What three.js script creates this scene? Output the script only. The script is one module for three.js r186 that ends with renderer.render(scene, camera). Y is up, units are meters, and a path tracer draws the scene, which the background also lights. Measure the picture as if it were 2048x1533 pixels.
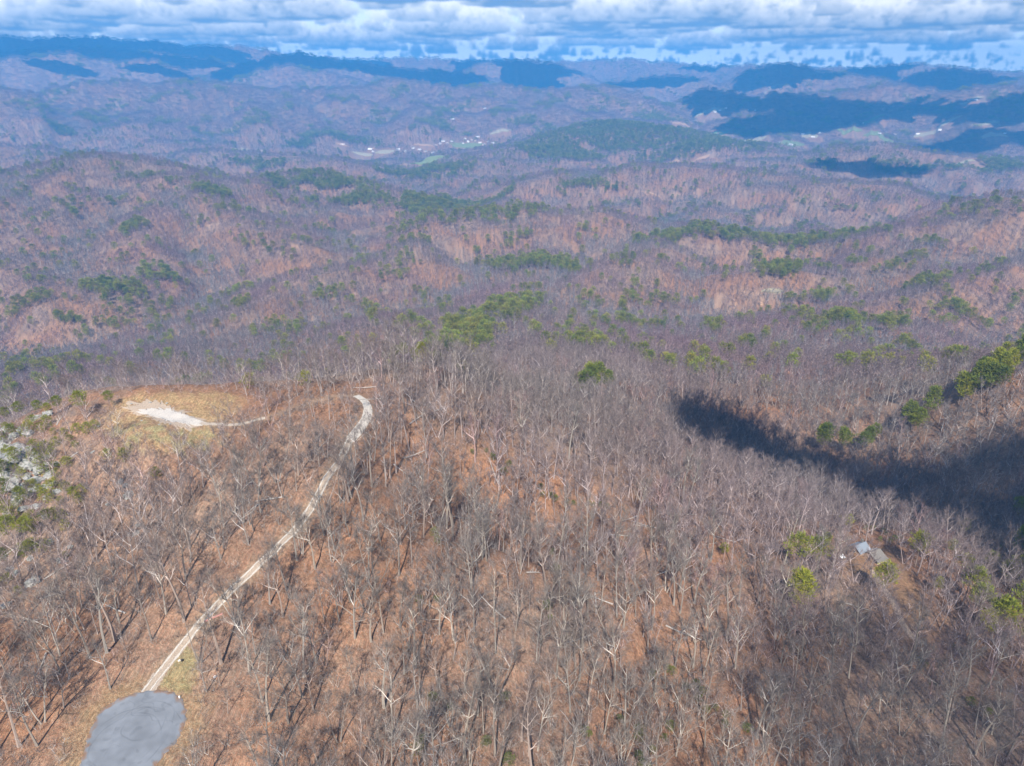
import * as THREE from 'three';
import { createNoise2D, createNoise3D } from 'simplex-noise';

// ---------- camera, sky, sun, exposure ----------
const scene = new THREE.Scene();
const EYE = 600;                                   // camera height above the scene's zero level, metres
const FOCAL = 1420, PITCH = 23.4 * Math.PI / 180;  // focal length in pixels of the 2048 x 1533 photograph, downward tilt
const camera = new THREE.PerspectiveCamera(2 * Math.atan(766.5 / FOCAL) * 180 / Math.PI, 2048 / 1533, 1, 120000);
camera.position.set(0, EYE, 0);
camera.rotation.x = -PITCH;
scene.add(camera);
const renderer = new THREE.WebGLRenderer({ antialias: true });
renderer.toneMapping = THREE.LinearToneMapping;
renderer.toneMappingExposure = 1.98;
renderer.shadowMap.enabled = true;
const SUN_UP = 46 * Math.PI / 180, SUN_AZ = 4 * Math.PI / 180;   // the sun stands behind the camera; shadows point away, slightly to the right
const sunDir = new THREE.Vector3(-Math.sin(SUN_AZ) * Math.cos(SUN_UP), Math.sin(SUN_UP), Math.cos(SUN_AZ) * Math.cos(SUN_UP));
const sun = new THREE.DirectionalLight(new THREE.Color().setRGB(1, 0.93, 0.84), 5);
sun.position.copy(sunDir).multiplyScalar(3000).add(new THREE.Vector3(0, 450, -300));
sun.target.position.set(0, 450, -300);
sun.castShadow = true;
sun.shadow.mapSize.set(4096, 4096);
Object.assign(sun.shadow.camera, { left: -700, right: 700, top: 700, bottom: -700, near: 10, far: 6000 });
scene.add(sun, sun.target);
const FOG = 1 / 7300;
scene.fog = new THREE.FogExp2(new THREE.Color().setRGB(0.08, 0.43, 1.0), FOG);

function rng(seed) {
  let s = seed | 0;
  return () => { s = (s + 0x6d2b79f5) | 0; let t = Math.imul(s ^ (s >>> 15), 1 | s); t = (t + Math.imul(t ^ (t >>> 7), 61 | t)) ^ t; return ((t ^ (t >>> 14)) >>> 0) / 4294967296; };
}
const n2 = createNoise2D(rng(11)), n2b = createNoise2D(rng(12)), n3 = createNoise3D(rng(13));
const clamp = (x, a = 0, b = 1) => Math.min(b, Math.max(a, x));
const smooth = (a, b, x) => { const t = clamp((x - a) / (b - a)); return t * t * (3 - 2 * t); };
const lerp = (a, b, t) => a + (b - a) * t;
const fbm = (x, y, o = 4, f = n2) => { let s = 0, a = 0.5; for (let i = 0; i < o; i++) { s += a * f(x, y); x = x * 2.03 + 17.1; y = y * 2.03 - 9.3; a *= 0.5; } return s; };
const C = (r, g, b) => new THREE.Color().setRGB(r, g, b);

// The sky: clear air above a broken field of cumulus with flat bases, the same in all directions.
function makeSky() {
  const W = 4096, H = 2048, data = new Float32Array(W * H * 4);
  const BASE = 1150, THICK = 1150;
  const cover = (x, z) => 0.50 * n2(x / 7200, z / 7200) + 0.50 * n2b(x / 2300 + 5, z / 2300) + 0.20 * n2(x / 760, z / 760 + 40);
  const puff = (x, y, z) => 0.6 * n3(x / 560, y / 430, z / 560) + 0.32 * n3(x / 220, y / 190, z / 220) + 0.18 * n3(x / 100, y / 90, z / 100);
  const inside = (x, y, z, c) => { const h = (y - BASE) / THICK; return c - 0.17 - 0.50 * h * (0.25 + 0.75 * h) + 0.46 * puff(x, y, z) * smooth(0, 0.16, h) * (1 - 0.75 * smooth(22000, 48000, Math.hypot(x, z))) - 0.5 * smooth(0.06, 0, h); };
  // clear sky: deep blue overhead, pale at the horizon as any clear sky is, the same all round
  const air = (e, out) => { const k = Math.pow(clamp(1 - Math.sin(e)), 7); out[0] = lerp(0.075, 1.15, k); out[1] = lerp(0.20, 1.18, k); out[2] = lerp(0.46, 1.1, k); };
  const a3 = [0, 0, 0];
  const shade = (e, az, fine) => {
    air(e, a3);
    let r = a3[0], g = a3[1], b = a3[2];
    const ce = Math.cos(e), se = Math.sin(e), dx = Math.cos(az) * ce, dz = Math.sin(az) * ce;
    const t0 = BASE / se, t1 = Math.min((BASE + THICK) / se, t0 + 42000);
    let cr = 0, cg = 0, cb = 0, T = 1;
    const step = Math.max(fine ? 80 : 160, t0 * 0.006, (t1 - t0) / 190);
    for (let t = t0 + step * 0.5; t < t1 && T > 0.03; ) {
      const x = dx * t, z = dz * t, y = se * t, c = cover(x, z) - 0.5 * smooth(24000, 56000, t);
      if (c < -0.2) { t += step * 2; continue; }
      const d = inside(x, y, z, c);
      if (d > 0) {
        const al = 1 - Math.exp(-d * step * 0.045);
        let occ = 0;
        for (const L of [90, 220, 450]) { const q = inside(x + sunDir.x * L, y + sunDir.y * L, z + sunDir.z * L, cover(x + sunDir.x * L, z + sunDir.z * L)); if (q > 0) occ += q * L; }
        const lit = Math.exp(-occ * 0.011), h = clamp((y - BASE) / 520);
        const m = clamp(lit * (0.3 + 0.7 * h)), w = T * al;   // the lower parts stand in the shade of the clouds round them
        cr += w * lerp(0.09, 0.92, m); cg += w * lerp(0.15, 0.87, m); cb += w * lerp(0.24, 0.78, m);
        T *= 1 - al;
      }
      t += step;
    }
    r = r * T + cr; g = g * T + cg; b = b * T + cb;
    return [r, g, b];
  };
  const put = (row, col, c) => { const i = (row * W + col) * 4; data[i] = c[0]; data[i + 1] = c[1]; data[i + 2] = c[2]; data[i + 3] = 1; };
  const dirOf = (row, col) => [((row + 0.5) / H - 0.5) * Math.PI, ((col + 0.5) / W - 0.5) * 2 * Math.PI];
  const lowRow = H / 2 + Math.round(9 / 180 * H);
  const block = (r0, r1, c0, c1, s, fine) => {
    for (let row = r0; row < r1; row += s) for (let col = c0; col < c1; col += s) {
      const [e, az] = dirOf(Math.min(row + (s >> 1), H - 1), col + (s >> 1)), c = shade(Math.max(e, 0.004), az, fine);
      for (let i = 0; i < s && row + i < r1; i++) for (let j = 0; j < s; j++) put(row + i, col + j, c);
    }
  };
  // finest where clouds are small, near the horizon ahead; the rest of the same field on coarser cells
  const ca = W / 4 - 560, cb = W / 4 + 560;
  block(H / 2, lowRow, ca, cb, 1, true);
  block(H / 2, lowRow, 0, ca, 2, true); block(H / 2, lowRow, cb, W, 2, true);
  block(lowRow, H, 0, W, 4, true);
  for (let row = 0; row < H / 2; row++) for (let col = 0; col < W; col++) put(row, col, [0.2, 0.24, 0.27]);
  const t = new THREE.DataTexture(data, W, H, THREE.RGBAFormat, THREE.FloatType);
  t.mapping = THREE.EquirectangularReflectionMapping; t.magFilter = THREE.LinearFilter; t.needsUpdate = true;
  return t;
}
scene.background = makeSky();
scene.environment = scene.background;

// ---------- the lie of the land ----------
// Heights are metres relative to the camera; x to the right, d ahead of the camera (world z = -d).
const CP = Math.cos(PITCH), SP = Math.sin(PITCH);
function at(u, v, t) { const X = (u - 1024) / FOCAL, Y = -(v - 766.5) / FOCAL; return [X * t, (CP + Y * SP) * t, (Y * CP - SP) * t]; }
const known = [
  // knoll with the clearing, the trail and the turnaround
  [330, 790, 257], [330, 840, 241], [150, 800, 258], [450, 783, 262], [250, 900, 226], [0, 850, 268], [0, 1000, 228], [0, 1200, 189], [0, 1400, 157],
  [720, 800, 267], [700, 775, 280], [560, 1090, 193], [640, 960, 216], [420, 1220, 173], [290, 1385, 156], [260, 1500, 143], [450, 900, 232], [500, 1130, 186], [200, 1100, 203], [560, 800, 262],
  // slope falling right of the trail
  [1024, 1500, 155], [800, 1300, 172], [500, 1300, 165], [800, 1000, 225], [1000, 1100, 218], [1000, 900, 275], [1200, 900, 315], [1000, 800, 345], [1200, 1100, 238], [1200, 1300, 195], [850, 727, 345], [850, 800, 288],
  [1200, 780, 480], [1100, 720, 620], [1500, 1500, 178], [1500, 1300, 215], [1500, 1100, 270], [1735, 1110, 290], [1735, 1250, 245], [2040, 1400, 210], [2040, 1200, 265], [2040, 1000, 340], [1300, 1000, 285], [1760, 1480, 190],
  // hollow in the cloud shadow and the spur beyond it
  [1500, 930, 440], [1400, 850, 475], [1800, 950, 425], [1700, 830, 500], [1950, 775, 432], [2046, 745, 440], [1900, 740, 640], [1600, 750, 650], [1400, 780, 560], [1850, 850, 445],
  // behind the knoll
  [300, 765, 800], [100, 765, 790], [300, 700, 950], [600, 735, 830], [600, 700, 950], [100, 680, 1000], [100, 600, 1300], [500, 600, 1280], [850, 655, 900], [950, 650, 930], [1060, 590, 1100], [1060, 520, 1400], [1050, 430, 1850],
  [1300, 560, 1350], [1300, 650, 1000], [1600, 650, 1020], [1600, 560, 1350], [1900, 600, 1200], [2000, 680, 950], [740, 640, 960], [740, 560, 1350],
  // hills beyond
  [200, 318, 2300], [100, 345, 2150], [0, 400, 2000], [300, 335, 2300], [270, 400, 2000], [200, 480, 1700], [400, 420, 2000], [600, 345, 2800], [700, 400, 2300], [600, 500, 1650], [850, 430, 2050], [1250, 440, 1850],
  [1600, 490, 1700], [1400, 463, 1750], [1550, 380, 2650], [2040, 415, 1560], [1900, 480, 1600], [1800, 400, 2300], [1370, 330, 2950], [1100, 345, 3200], [950, 345, 3150], [650, 620, 1230], [800, 600, 1290], [1200, 600, 1270], [1370, 400, 2450], [1700, 340, 3000], [2000, 350, 2900],
  [830, 322, 4150], [650, 290, 4600], [480, 300, 4300], [1250, 236, 4700], [1100, 285, 4200], [1400, 280, 4200], [1050, 320, 3800], [1750, 300, 3900], [1950, 315, 3700], [0, 280, 3600], [190, 235, 5000], [100, 215, 5300],
].map(([u, v, t]) => at(u, v, t));
known.push(   // ground the picture does not show: the drop behind the knoll, under the camera, past both sides
  [-125, 330, -168], [-60, 350, -165], [-150, 480, -250], [-70, 520, -230], [-220, 330, -170], [-260, 240, -165], [-230, 150, -160], [-200, 60, -150], [-330, 200, -220], [-420, 400, -290], [-700, 700, -350], [-300, 620, -300],
  [0, 60, -134], [-60, 50, -127], [90, 60, -152], [260, 60, -175], [400, 200, -170], [420, 380, -165], [560, 420, -200], [800, 700, -290], [1500, 1200, -260], [-1400, 1200, -330], [-1900, 1700, -280], [1900, 1600, -270], [-2600, 2700, -200], [2800, 2600, -300], [0, 0, -135], [0, -200, -150], [-300, -200, -200], [300, -200, -190], [-3500, 3500, -250], [3600, 3600, -350]);
const lp = (x, d) => { const r = Math.max(30, Math.hypot(x, d)); return [Math.atan2(x, Math.max(d, 1)) , Math.log(r)]; };
const spline = (() => {   // thin-plate spline through the known points, over (azimuth, log distance)
  const P = known.map(([x, d]) => lp(x, d)), n = P.length, m = n + 3, A = [], Ker = (q) => (q > 1e-12 ? 0.5 * q * Math.log(q) : 0);
  for (let i = 0; i < n; i++) A.push([...P.map((p) => Ker((p[0] - P[i][0]) ** 2 + (p[1] - P[i][1]) ** 2)), 1, P[i][0], P[i][1], known[i][2]]);
  for (let i = 0; i < n; i++) A[i][i] += 2e-4;
  for (let k = 0; k < 3; k++) A.push([...P.map((p) => (k ? p[k - 1] : 1)), 0, 0, 0, 0]);
  for (let c = 0; c < m; c++) {
    let p = c; for (let r = c + 1; r < m; r++) if (Math.abs(A[r][c]) > Math.abs(A[p][c])) p = r;
    [A[c], A[p]] = [A[p], A[c]];
    for (let r = 0; r < m; r++) if (r !== c) { const f = A[r][c] / A[c][c]; if (f) for (let k = c; k <= m; k++) A[r][k] -= f * A[c][k]; }
  }
  const w = A.map((row, i) => row[m] / row[i]);
  return (a, l) => { let s = w[n] + w[n + 1] * a + w[n + 2] * l; for (let i = 0; i < n; i++) { const q = (P[i][0] - a) ** 2 + (P[i][1] - l) ** 2; if (q > 1e-12) s += w[i] * 0.5 * q * Math.log(q); } return s; };
})();
const FLOOR = -480;
// crest lines of the hills and mountain ranges beyond the valley: points of the crest and their distance, slope width ahead and behind
const ranges = [
  { t: 5500, w: 450, k: [[240, 236], [310, 206], [365, 189], [420, 204], [480, 234]] }, { t: 5600, w: 450, k: [[550, 238], [620, 215], [680, 199], [740, 205], [810, 232]] }, { t: 5650, w: 450, k: [[820, 228], [880, 206], [950, 194], [1010, 204], [1070, 226]] }, { t: 5700, w: 450, k: [[1070, 218], [1150, 200], [1220, 189], [1290, 204], [1360, 228]] },
  { t: 5200, w: 920, k: [[-300, 190], [-120, 172], [0, 176], [60, 190], [120, 226], [190, 268]] },
  { t: 5920, w: 1200, k: [[60, 192], [110, 176], [150, 168], [250, 163], [300, 171], [360, 164], [440, 168], [500, 173], [560, 179], [640, 181], [720, 176], [800, 159], [850, 167], [930, 176], [985, 170], [1030, 176], [1110, 180], [1200, 173], [1260, 184], [1320, 205]] },
  { t: 5416, w: 560, k: [[1440, 246], [1480, 229], [1530, 226], [1600, 233], [1680, 242], [1740, 252]] },
  { t: 6208, w: 560, k: [[1370, 200], [1400, 181], [1450, 184], [1500, 197], [1530, 208]] },
  { t: 6064, w: 640, k: [[1500, 206], [1550, 190], [1610, 193], [1690, 204], [1790, 209], [1900, 222]] },
  { t: 7072, w: 800, k: [[1480, 196], [1600, 188], [1700, 182], [1760, 170], [1795, 167], [1850, 177], [1930, 189], [2000, 196]] },
  { t: 6640, w: 720, k: [[1850, 196], [1920, 182], [1980, 174], [2048, 173], [2200, 180]] },
  { t: 5920, w: 640, k: [[1930, 220], [1990, 203], [2048, 188], [2150, 180], [2300, 190]] },
  { t: 7576, w: 880, k: [[-200, 130], [-80, 122], [0, 119], [60, 112], [140, 104], [190, 119], [250, 122], [300, 118], [340, 134], [400, 152], [430, 165]] },
  { t: 7360, w: 720, k: [[430, 172], [470, 158], [520, 140], [580, 128], [640, 142], [700, 158], [760, 170]] },
  { t: 8224, w: 960, k: [[370, 176], [420, 148], [500, 127], [560, 110], [600, 106], [640, 114], [700, 126], [800, 136], [880, 143], [960, 152], [1010, 164]] },
  { t: 8512, w: 960, k: [[-250, 100], [-100, 104], [0, 106], [100, 100], [180, 95], [260, 101], [340, 110], [420, 119], [470, 130]] },
  { t: 9952, w: 1200, k: [[-300, 70], [-150, 76], [0, 72], [60, 79], [130, 74], [200, 74], [260, 80], [300, 82], [380, 93], [430, 91], [470, 92], [520, 95], [556, 107], [610, 122]] },
  { t: 8656, w: 720, k: [[900, 150], [960, 128], [1010, 122], [1060, 119], [1110, 129], [1160, 146], [1190, 158]] },
  { t: 7792, w: 560, k: [[1150, 176], [1240, 166], [1300, 155], [1350, 152], [1400, 160], [1450, 172]] },
  { t: 10096, w: 1040, k: [[560, 130], [680, 117], [750, 118], [860, 117], [940, 122], [1020, 120], [1090, 124], [1180, 122], [1250, 118], [1300, 124], [1380, 130], [1450, 134], [1520, 138]] },
  { t: 8080, w: 800, k: [[1440, 168], [1500, 142], [1560, 128], [1600, 130], [1640, 142], [1700, 149], [1780, 160]] },
  { t: 9952, w: 1040, k: [[1400, 150], [1440, 134], [1500, 130], [1560, 134], [1640, 136], [1720, 137], [1780, 131], [1830, 127], [1880, 131], [1950, 140], [2048, 147], [2150, 142], [2300, 130]] },
  { t: 8368, w: 800, k: [[1780, 168], [1840, 148], [1890, 139], [1950, 142], [2020, 158], [2100, 150], [2200, 145]] },
].map((g) => {
  const p = g.k.map(([u, v]) => at(u, v, 1)), a = p.map(([x, d]) => Math.atan2(x, d)), e = p.map(([x, d, h]) => h / Math.hypot(x, d)), R = a.map((q) => g.t * (1 + 0.03 * n2(q * 4, g.t)));
  return { ...g, a, e, R };
});
function rangeHeight(x, d, r, az) {
  let top = -1e9;
  for (const g of ranges) {
    if (Math.abs(r - g.t) > g.w * 3) continue;
    const n = g.a.length, A = g.a;
    if (az < A[0] - 0.06 || az > A[n - 1] + 0.06) continue;
    const q = clamp(az, A[0], A[n - 1]);
    let i = 0; while (i < n - 2 && A[i + 1] < q) i++;
    const f = (q - A[i]) / (A[i + 1] - A[i]), R = lerp(g.R[i], g.R[i + 1], f), s = f * f * (3 - 2 * f);
    const crest = lerp(g.e[i], g.e[i + 1], lerp(f, s, 0.6)) * R + (16 * n2(az * 55, g.t) + 9 * n2b(az * 150, g.t)), ends = smooth(0.06, 0, Math.max(A[0] - az, az - A[n - 1]));
    const spur = fbm(x / 900 + g.t, d / 1500, 3), off = (r - R) / (g.w * (1 + 0.35 * spur));
    const prof = Math.max(0, 1 - Math.pow(Math.abs(off), 1.15) * 0.62);
    const rough = (0.5 + 0.5 * n2(x / 760 + g.t, d / 1300)) * 0.34 + (0.5 + 0.5 * n2b(x / 330, d / 520 + g.t)) * 0.2;
    const h = FLOOR + (crest - FLOOR) * ends * prof * (1 - rough * smooth(0.02, 0.5, Math.abs(off)));
    top = top < -1e8 ? h : Math.max(top, h);
  }
  return top;
}

// crest lines of the nearer hills and spurs: [pixel, pixel, distance] along the crest, half-width of the slopes
const spurs = [
  [150, [[850, 727, 345], [880, 700, 520], [900, 675, 720], [950, 650, 880], [1010, 628, 1000], [1065, 600, 1120], [1078, 560, 1260], [1070, 520, 1400], [1062, 470, 1630], [1060, 425, 1860]]],
  [230, [[820, 446, 1900], [900, 428, 1940], [1050, 414, 1960], [1180, 428, 1950], [1300, 456, 1850]]],
  [420, [[-60, 430, 1850], [0, 395, 1960], [60, 350, 2130], [130, 323, 2270], [200, 313, 2340], [280, 326, 2340], [360, 350, 2260], [430, 384, 2160]]],
  [170, [[200, 320, 2320], [110, 415, 1900], [60, 505, 1620]]], [170, [[330, 345, 2280], [300, 412, 1950], [262, 470, 1740], [180, 548, 1470]]], [170, [[400, 372, 2190], [470, 424, 1910], [560, 484, 1700]]],
  [230, [[380, 394, 2480], [480, 378, 2600], [600, 342, 2800], [720, 374, 2600], [770, 402, 2420]]], [280, [[1100, 352, 2950], [1250, 338, 3000], [1370, 327, 3050], [1500, 344, 2960], [1650, 364, 2760], [1760, 374, 2680]]],
  [270, [[2200, 390, 1560], [2100, 398, 1600], [2040, 408, 1650], [1960, 438, 1630], [1880, 478, 1570], [1800, 518, 1490]]], [120, [[1330, 472, 1780], [1400, 456, 1830], [1480, 476, 1780], [1600, 484, 1770], [1720, 478, 1800]]],
  [480, [[1010, 322, 3900], [1080, 290, 4300], [1160, 262, 4550], [1250, 236, 4700], [1320, 252, 4600], [1420, 282, 4300], [1490, 292, 4220]]], [340, [[1580, 320, 3650], [1700, 299, 3860], [1760, 294, 3920], [1850, 304, 3800], [1950, 317, 3620], [2080, 326, 3550]]],
  [360, [[-80, 300, 3400], [0, 298, 3450], [70, 300, 3500], [140, 312, 3280]]], [460, [[40, 230, 5000], [120, 240, 4950], [190, 232, 5000], [250, 254, 4900], [330, 285, 4600]]], [240, [[400, 302, 4150], [560, 315, 3900], [690, 325, 3700]]],
  [110, [[1470, 548, 1420], [1550, 538, 1450], [1660, 546, 1430]]], [120, [[1600, 662, 990], [1700, 640, 1060], [1820, 655, 1020]]], [130, [[560, 600, 1300], [640, 560, 1420], [760, 530, 1560], [830, 500, 1650]]], [140, [[1180, 590, 1290], [1260, 530, 1470], [1330, 500, 1620]]], [150, [[1850, 600, 1210], [1960, 560, 1330], [2080, 540, 1400]]],
].map(([w, p], i) => { const q = p.map(([u, v, t]) => at(u, v, t * (i ? 0.89 : 1))); return { w, q, x0: Math.min(...q.map((a) => a[0])) - w * 2.2, x1: Math.max(...q.map((a) => a[0])) + w * 2.2, d0: Math.min(...q.map((a) => a[1])) - w * 2.2, d1: Math.max(...q.map((a) => a[1])) + w * 2.2 }; });
function spurHeight(x, d, floor) {
  let top = floor;
  for (const g of spurs) {
    if (x < g.x0 || x > g.x1 || d < g.d0 || d > g.d1) continue;
    let best = -1e9;
    for (let i = 0; i < g.q.length - 1; i++) {
      const a = g.q[i], b = g.q[i + 1], bx = b[0] - a[0], bd = b[1] - a[1], f = clamp(((x - a[0]) * bx + (d - a[1]) * bd) / (bx * bx + bd * bd)), D = Math.hypot(x - a[0] - f * bx, d - a[1] - f * bd) / (g.w * (1 + 0.3 * n2(x / 260 + g.w, d / 260)));
      const h = floor + (lerp(a[2], b[2], f) - floor) * (D < 2 ? Math.pow(0.5 + 0.5 * Math.cos(D * Math.PI / 2), 1.15) : 0);
      if (h > best) best = h;
    }
    const k = 14, q = clamp(0.5 + (best - top) / (2 * k)); top = lerp(top, best, q) + k * q * (1 - q) - 3;
  }
  return top;
}
function height(x, d) {
  const r = Math.hypot(x, d), az = Math.atan2(x, Math.max(d, 1));
  let h = 0;
  if (r < 5600) {
    const [a, l] = lp(x, d);
    h = spline(clamp(a, -0.95, 0.95), Math.min(l, Math.log(5600)));
    const k = smooth(700, 1150, r);
    if (k > 0) {
      const floor = lerp(lerp(-328, -436, smooth(850, 1550, r)), -478, smooth(1900, 4000, r)) + 22 * n2b(x / 800 + 7, d / 900), rid = 1 - Math.abs(n2(x / 480 + 3, d / 560)), rid2 = 1 - Math.abs(n2b(x / 210, d / 250 + 8));
      h = lerp(h, spurHeight(x, d, floor) + smooth(900, 1500, r) * (27 * (rid - 0.66) + 6 * (rid2 - 0.62)), k);
      h += k * 4 * n2(x / 90, d / 90);
    }
    h += (1.6 * n2(x / 45, d / 45) * smooth(60, 130, r) + 0.35 * n2b(x / 11, d / 11) * smooth(900, 300, r)) * smooth(9, 26, Math.hypot(x + 78, d - 103));   // graded level where it is paved
  }
  if (r > 3900) {
    let far = FLOOR + 60 * fbm(x / 1300, d / 1300, 3) + 16 * (1 - Math.abs(n2(x / 380, d / 380)));
    const m = rangeHeight(x, d, r, az);
    if (m > -1e8) { const k = 40, q = clamp(0.5 + (m - far) / (2 * k)); far = lerp(far, m, q) + k * q * (1 - q); }
    h = lerp(h, far, smooth(4200, 5300, r));
  }
  if (d < -50) h = lerp(h, -170, smooth(-50, -400, d));
  return h;
}
const ground = (x, d) => EYE + height(x, d);
function hit(u, v) {   // the point of the land that the photograph shows at a pixel
  const X = (u - 1024) / FOCAL, Y = -(v - 766.5) / FOCAL, F = CP + Y * SP, U = Y * CP - SP;
  let t0 = 60, t = 60;
  while (t < 30000) { t = t0 * 1.006 + 0.3; if (height(X * t, F * t) >= U * t) break; t0 = t; }
  for (let i = 0; i < 18; i++) { const m = (t + t0) / 2; if (height(X * m, F * m) >= U * m) t = m; else t0 = m; }
  return [X * t, F * t];
}

// ---------- ground cover ----------
const world = (list) => list.map(([u, v]) => hit(u, v));
const trailMain = world([[290, 1386], [308, 1362], [330, 1335], [365, 1290], [420, 1225], [480, 1165], [540, 1110], [590, 1060], [630, 1000], [665, 940], [700, 880], [728, 845], [736, 820], [726, 800], [712, 792]]);
const trailSpur = world([[712, 793], [690, 792], [640, 800], [580, 820], [530, 836], [490, 847], [440, 849], [400, 848], [370, 842]]);
const drive = world([[1745, 1140], [1770, 1180], [1790, 1210], [1800, 1235], [1815, 1262], [1850, 1290]]);
const paved = world([[158, 1540], [175, 1480], [196, 1430], [225, 1406], [262, 1390], [300, 1383], [340, 1385], [362, 1400], [371, 1425], [366, 1455], [350, 1485], [328, 1510], [300, 1545], [262, 1640], [120, 1640]]);
const gravelPad = world([[255, 818], [285, 809], [325, 813], [362, 826], [392, 838], [405, 849], [360, 850], [322, 843], [300, 834], [275, 828]]);
const meadow = world([[232, 812], [262, 797], [330, 792], [420, 790], [462, 797], [470, 812], [440, 838], [420, 852], [432, 880], [380, 898], [320, 890], [262, 880], [228, 860], [216, 835]]);
const cabinYard = world([[1690, 1110], [1720, 1088], [1765, 1098], [1800, 1140], [1830, 1180], [1840, 1230], [1800, 1240], [1765, 1200], [1740, 1150], [1700, 1135]]);
const distSeg = (x, d, P) => { let m = 1e9; for (let i = 0; i < P.length - 1; i++) { const [ax, ad] = P[i], bx = P[i + 1][0] - ax, bd = P[i + 1][1] - ad, f = clamp(((x - ax) * bx + (d - ad) * bd) / (bx * bx + bd * bd)); m = Math.min(m, Math.hypot(x - ax - f * bx, d - ad - f * bd)); } return m; };
const inPoly = (x, d, P) => { let o = false; for (let i = 0, j = P.length - 1; i < P.length; j = i++) if ((P[i][1] > d) !== (P[j][1] > d) && x < (P[j][0] - P[i][0]) * (d - P[i][1]) / (P[j][1] - P[i][1]) + P[i][0]) o = !o; return o; };
const distPoly = (x, d, P) => (inPoly(x, d, P) ? 0 : distSeg(x, d, [...P, P[0]]));
// patches as ellipses on the ground: centre, the two half-axes, and what grows there
const patch = ([u, v, ru, rv, ...rest]) => {
  const c = hit(u, v), half = ru * c[1] / 1450, f0 = hit(u, v - rv), f1 = hit(u, v + rv), near = Math.min(c[1] - f1[1], half * 0.8);
  if (rest[0] === 'soil') return { c, a: Math.max(3, half), b: Math.min(14, Math.max(4, near)), rest };
  return { c, a: Math.max(4, half), b: Math.max(6, clamp((f0[1] - f1[1]) / 2, near * 0.7, near * 1.6)) * (typeof rest[0] === 'string' && c[1] > 3000 ? 1.25 : 1), rest };
};
const inPatch = (x, d, p) => ((x - p.c[0]) / p.a) ** 2 + ((d - p.c[1]) / p.b) ** 2;
const pineStands = [
  [742, 652, 12, 12, 0.6], [1085, 532, 72, 12, 0.7], [1000, 540, 30, 10, 0.5], [1140, 548, 24, 8, 0.6],
  [1210, 790, 16, 9, 0.9], [1170, 802, 24, 6, 0.7], [1170, 712, 36, 9, 0.4], [1420, 668, 20, 14, 0.8], [1685, 652, 38, 15, 0.8], [1772, 660, 28, 9, 0.45], [1550, 545, 52, 10, 0.65], [1645, 548, 18, 7, 0.6], 
  [1512, 522, 12, 16, 0.7], [1640, 603, 18, 12, 0.7], [1920, 632, 24, 9, 0.5], [1850, 578, 40, 9, 0.3], [60, 612, 60, 11, 0.55], [140, 648, 34, 9, 0.8], [212, 657, 28, 9, 0.7], [230, 582, 66, 10, 0.35],
  [268, 458, 22, 22, 0.7], [330, 560, 40, 12, 0.3], [485, 622, 12, 8, 0.6], [540, 332, 38, 6, 0.8], [556, 366, 24, 9, 0.9], [612, 363, 24, 10, 0.95], [660, 372, 40, 8, 0.9], [702, 402, 44, 8, 0.9], [430, 390, 48, 8, 0.8], [622, 408, 14, 10, 0.8],
  [870, 427, 66, 6, 0.85], [930, 416, 50, 6, 0.7], [990, 405, 40, 4, 0.8], [1250, 262, 100, 24, 0.65], [1120, 300, 80, 18, 0.7], [1400, 290, 60, 10, 0.65], [1048, 240, 34, 7, 1], [620, 272, 20, 9, 0.95], [600, 292, 26, 7, 0.85], [1980, 332, 80, 14, 0.9],
  [1180, 372, 60, 8, 0.35], [1350, 310, 80, 8, 0.4], [850, 345, 90, 8, 0.35], [120, 262, 26, 12, 0.8], [200, 245, 16, 8, 0.6],
  [1320, 240, 60, 8, 0.5], [1500, 270, 50, 6, 0.6], [500, 330, 40, 6, 0.4], [1640, 330, 30, 6, 0.5], [1800, 345, 60, 6, 0.3], [700, 282, 60, 7, 0.35], [870, 250, 40, 7, 0.6], [905, 228, 30, 6, 0.6], [130, 190, 30, 5, 0.5], [480, 172, 24, 4, 0.5], [1220, 205, 40, 6, 0.5],
].map(patch).concat([{ c: [-48, 305], a: 13, b: 10, rest: [1] }, { c: [-34, 318], a: 14, b: 8, rest: [0.7] }, { c: [281, 392], a: 20, b: 14, rest: [1] }, { c: [305, 405], a: 18, b: 13, rest: [1] }, { c: [225, 405], a: 9, b: 8, rest: [1] }, { c: [255, 398], a: 8, b: 7, rest: [1] }, { c: [203, 408], a: 6, b: 5, rest: [1] }, { c: [325, 385], a: 20, b: 24, rest: [0.6] }]);
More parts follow.
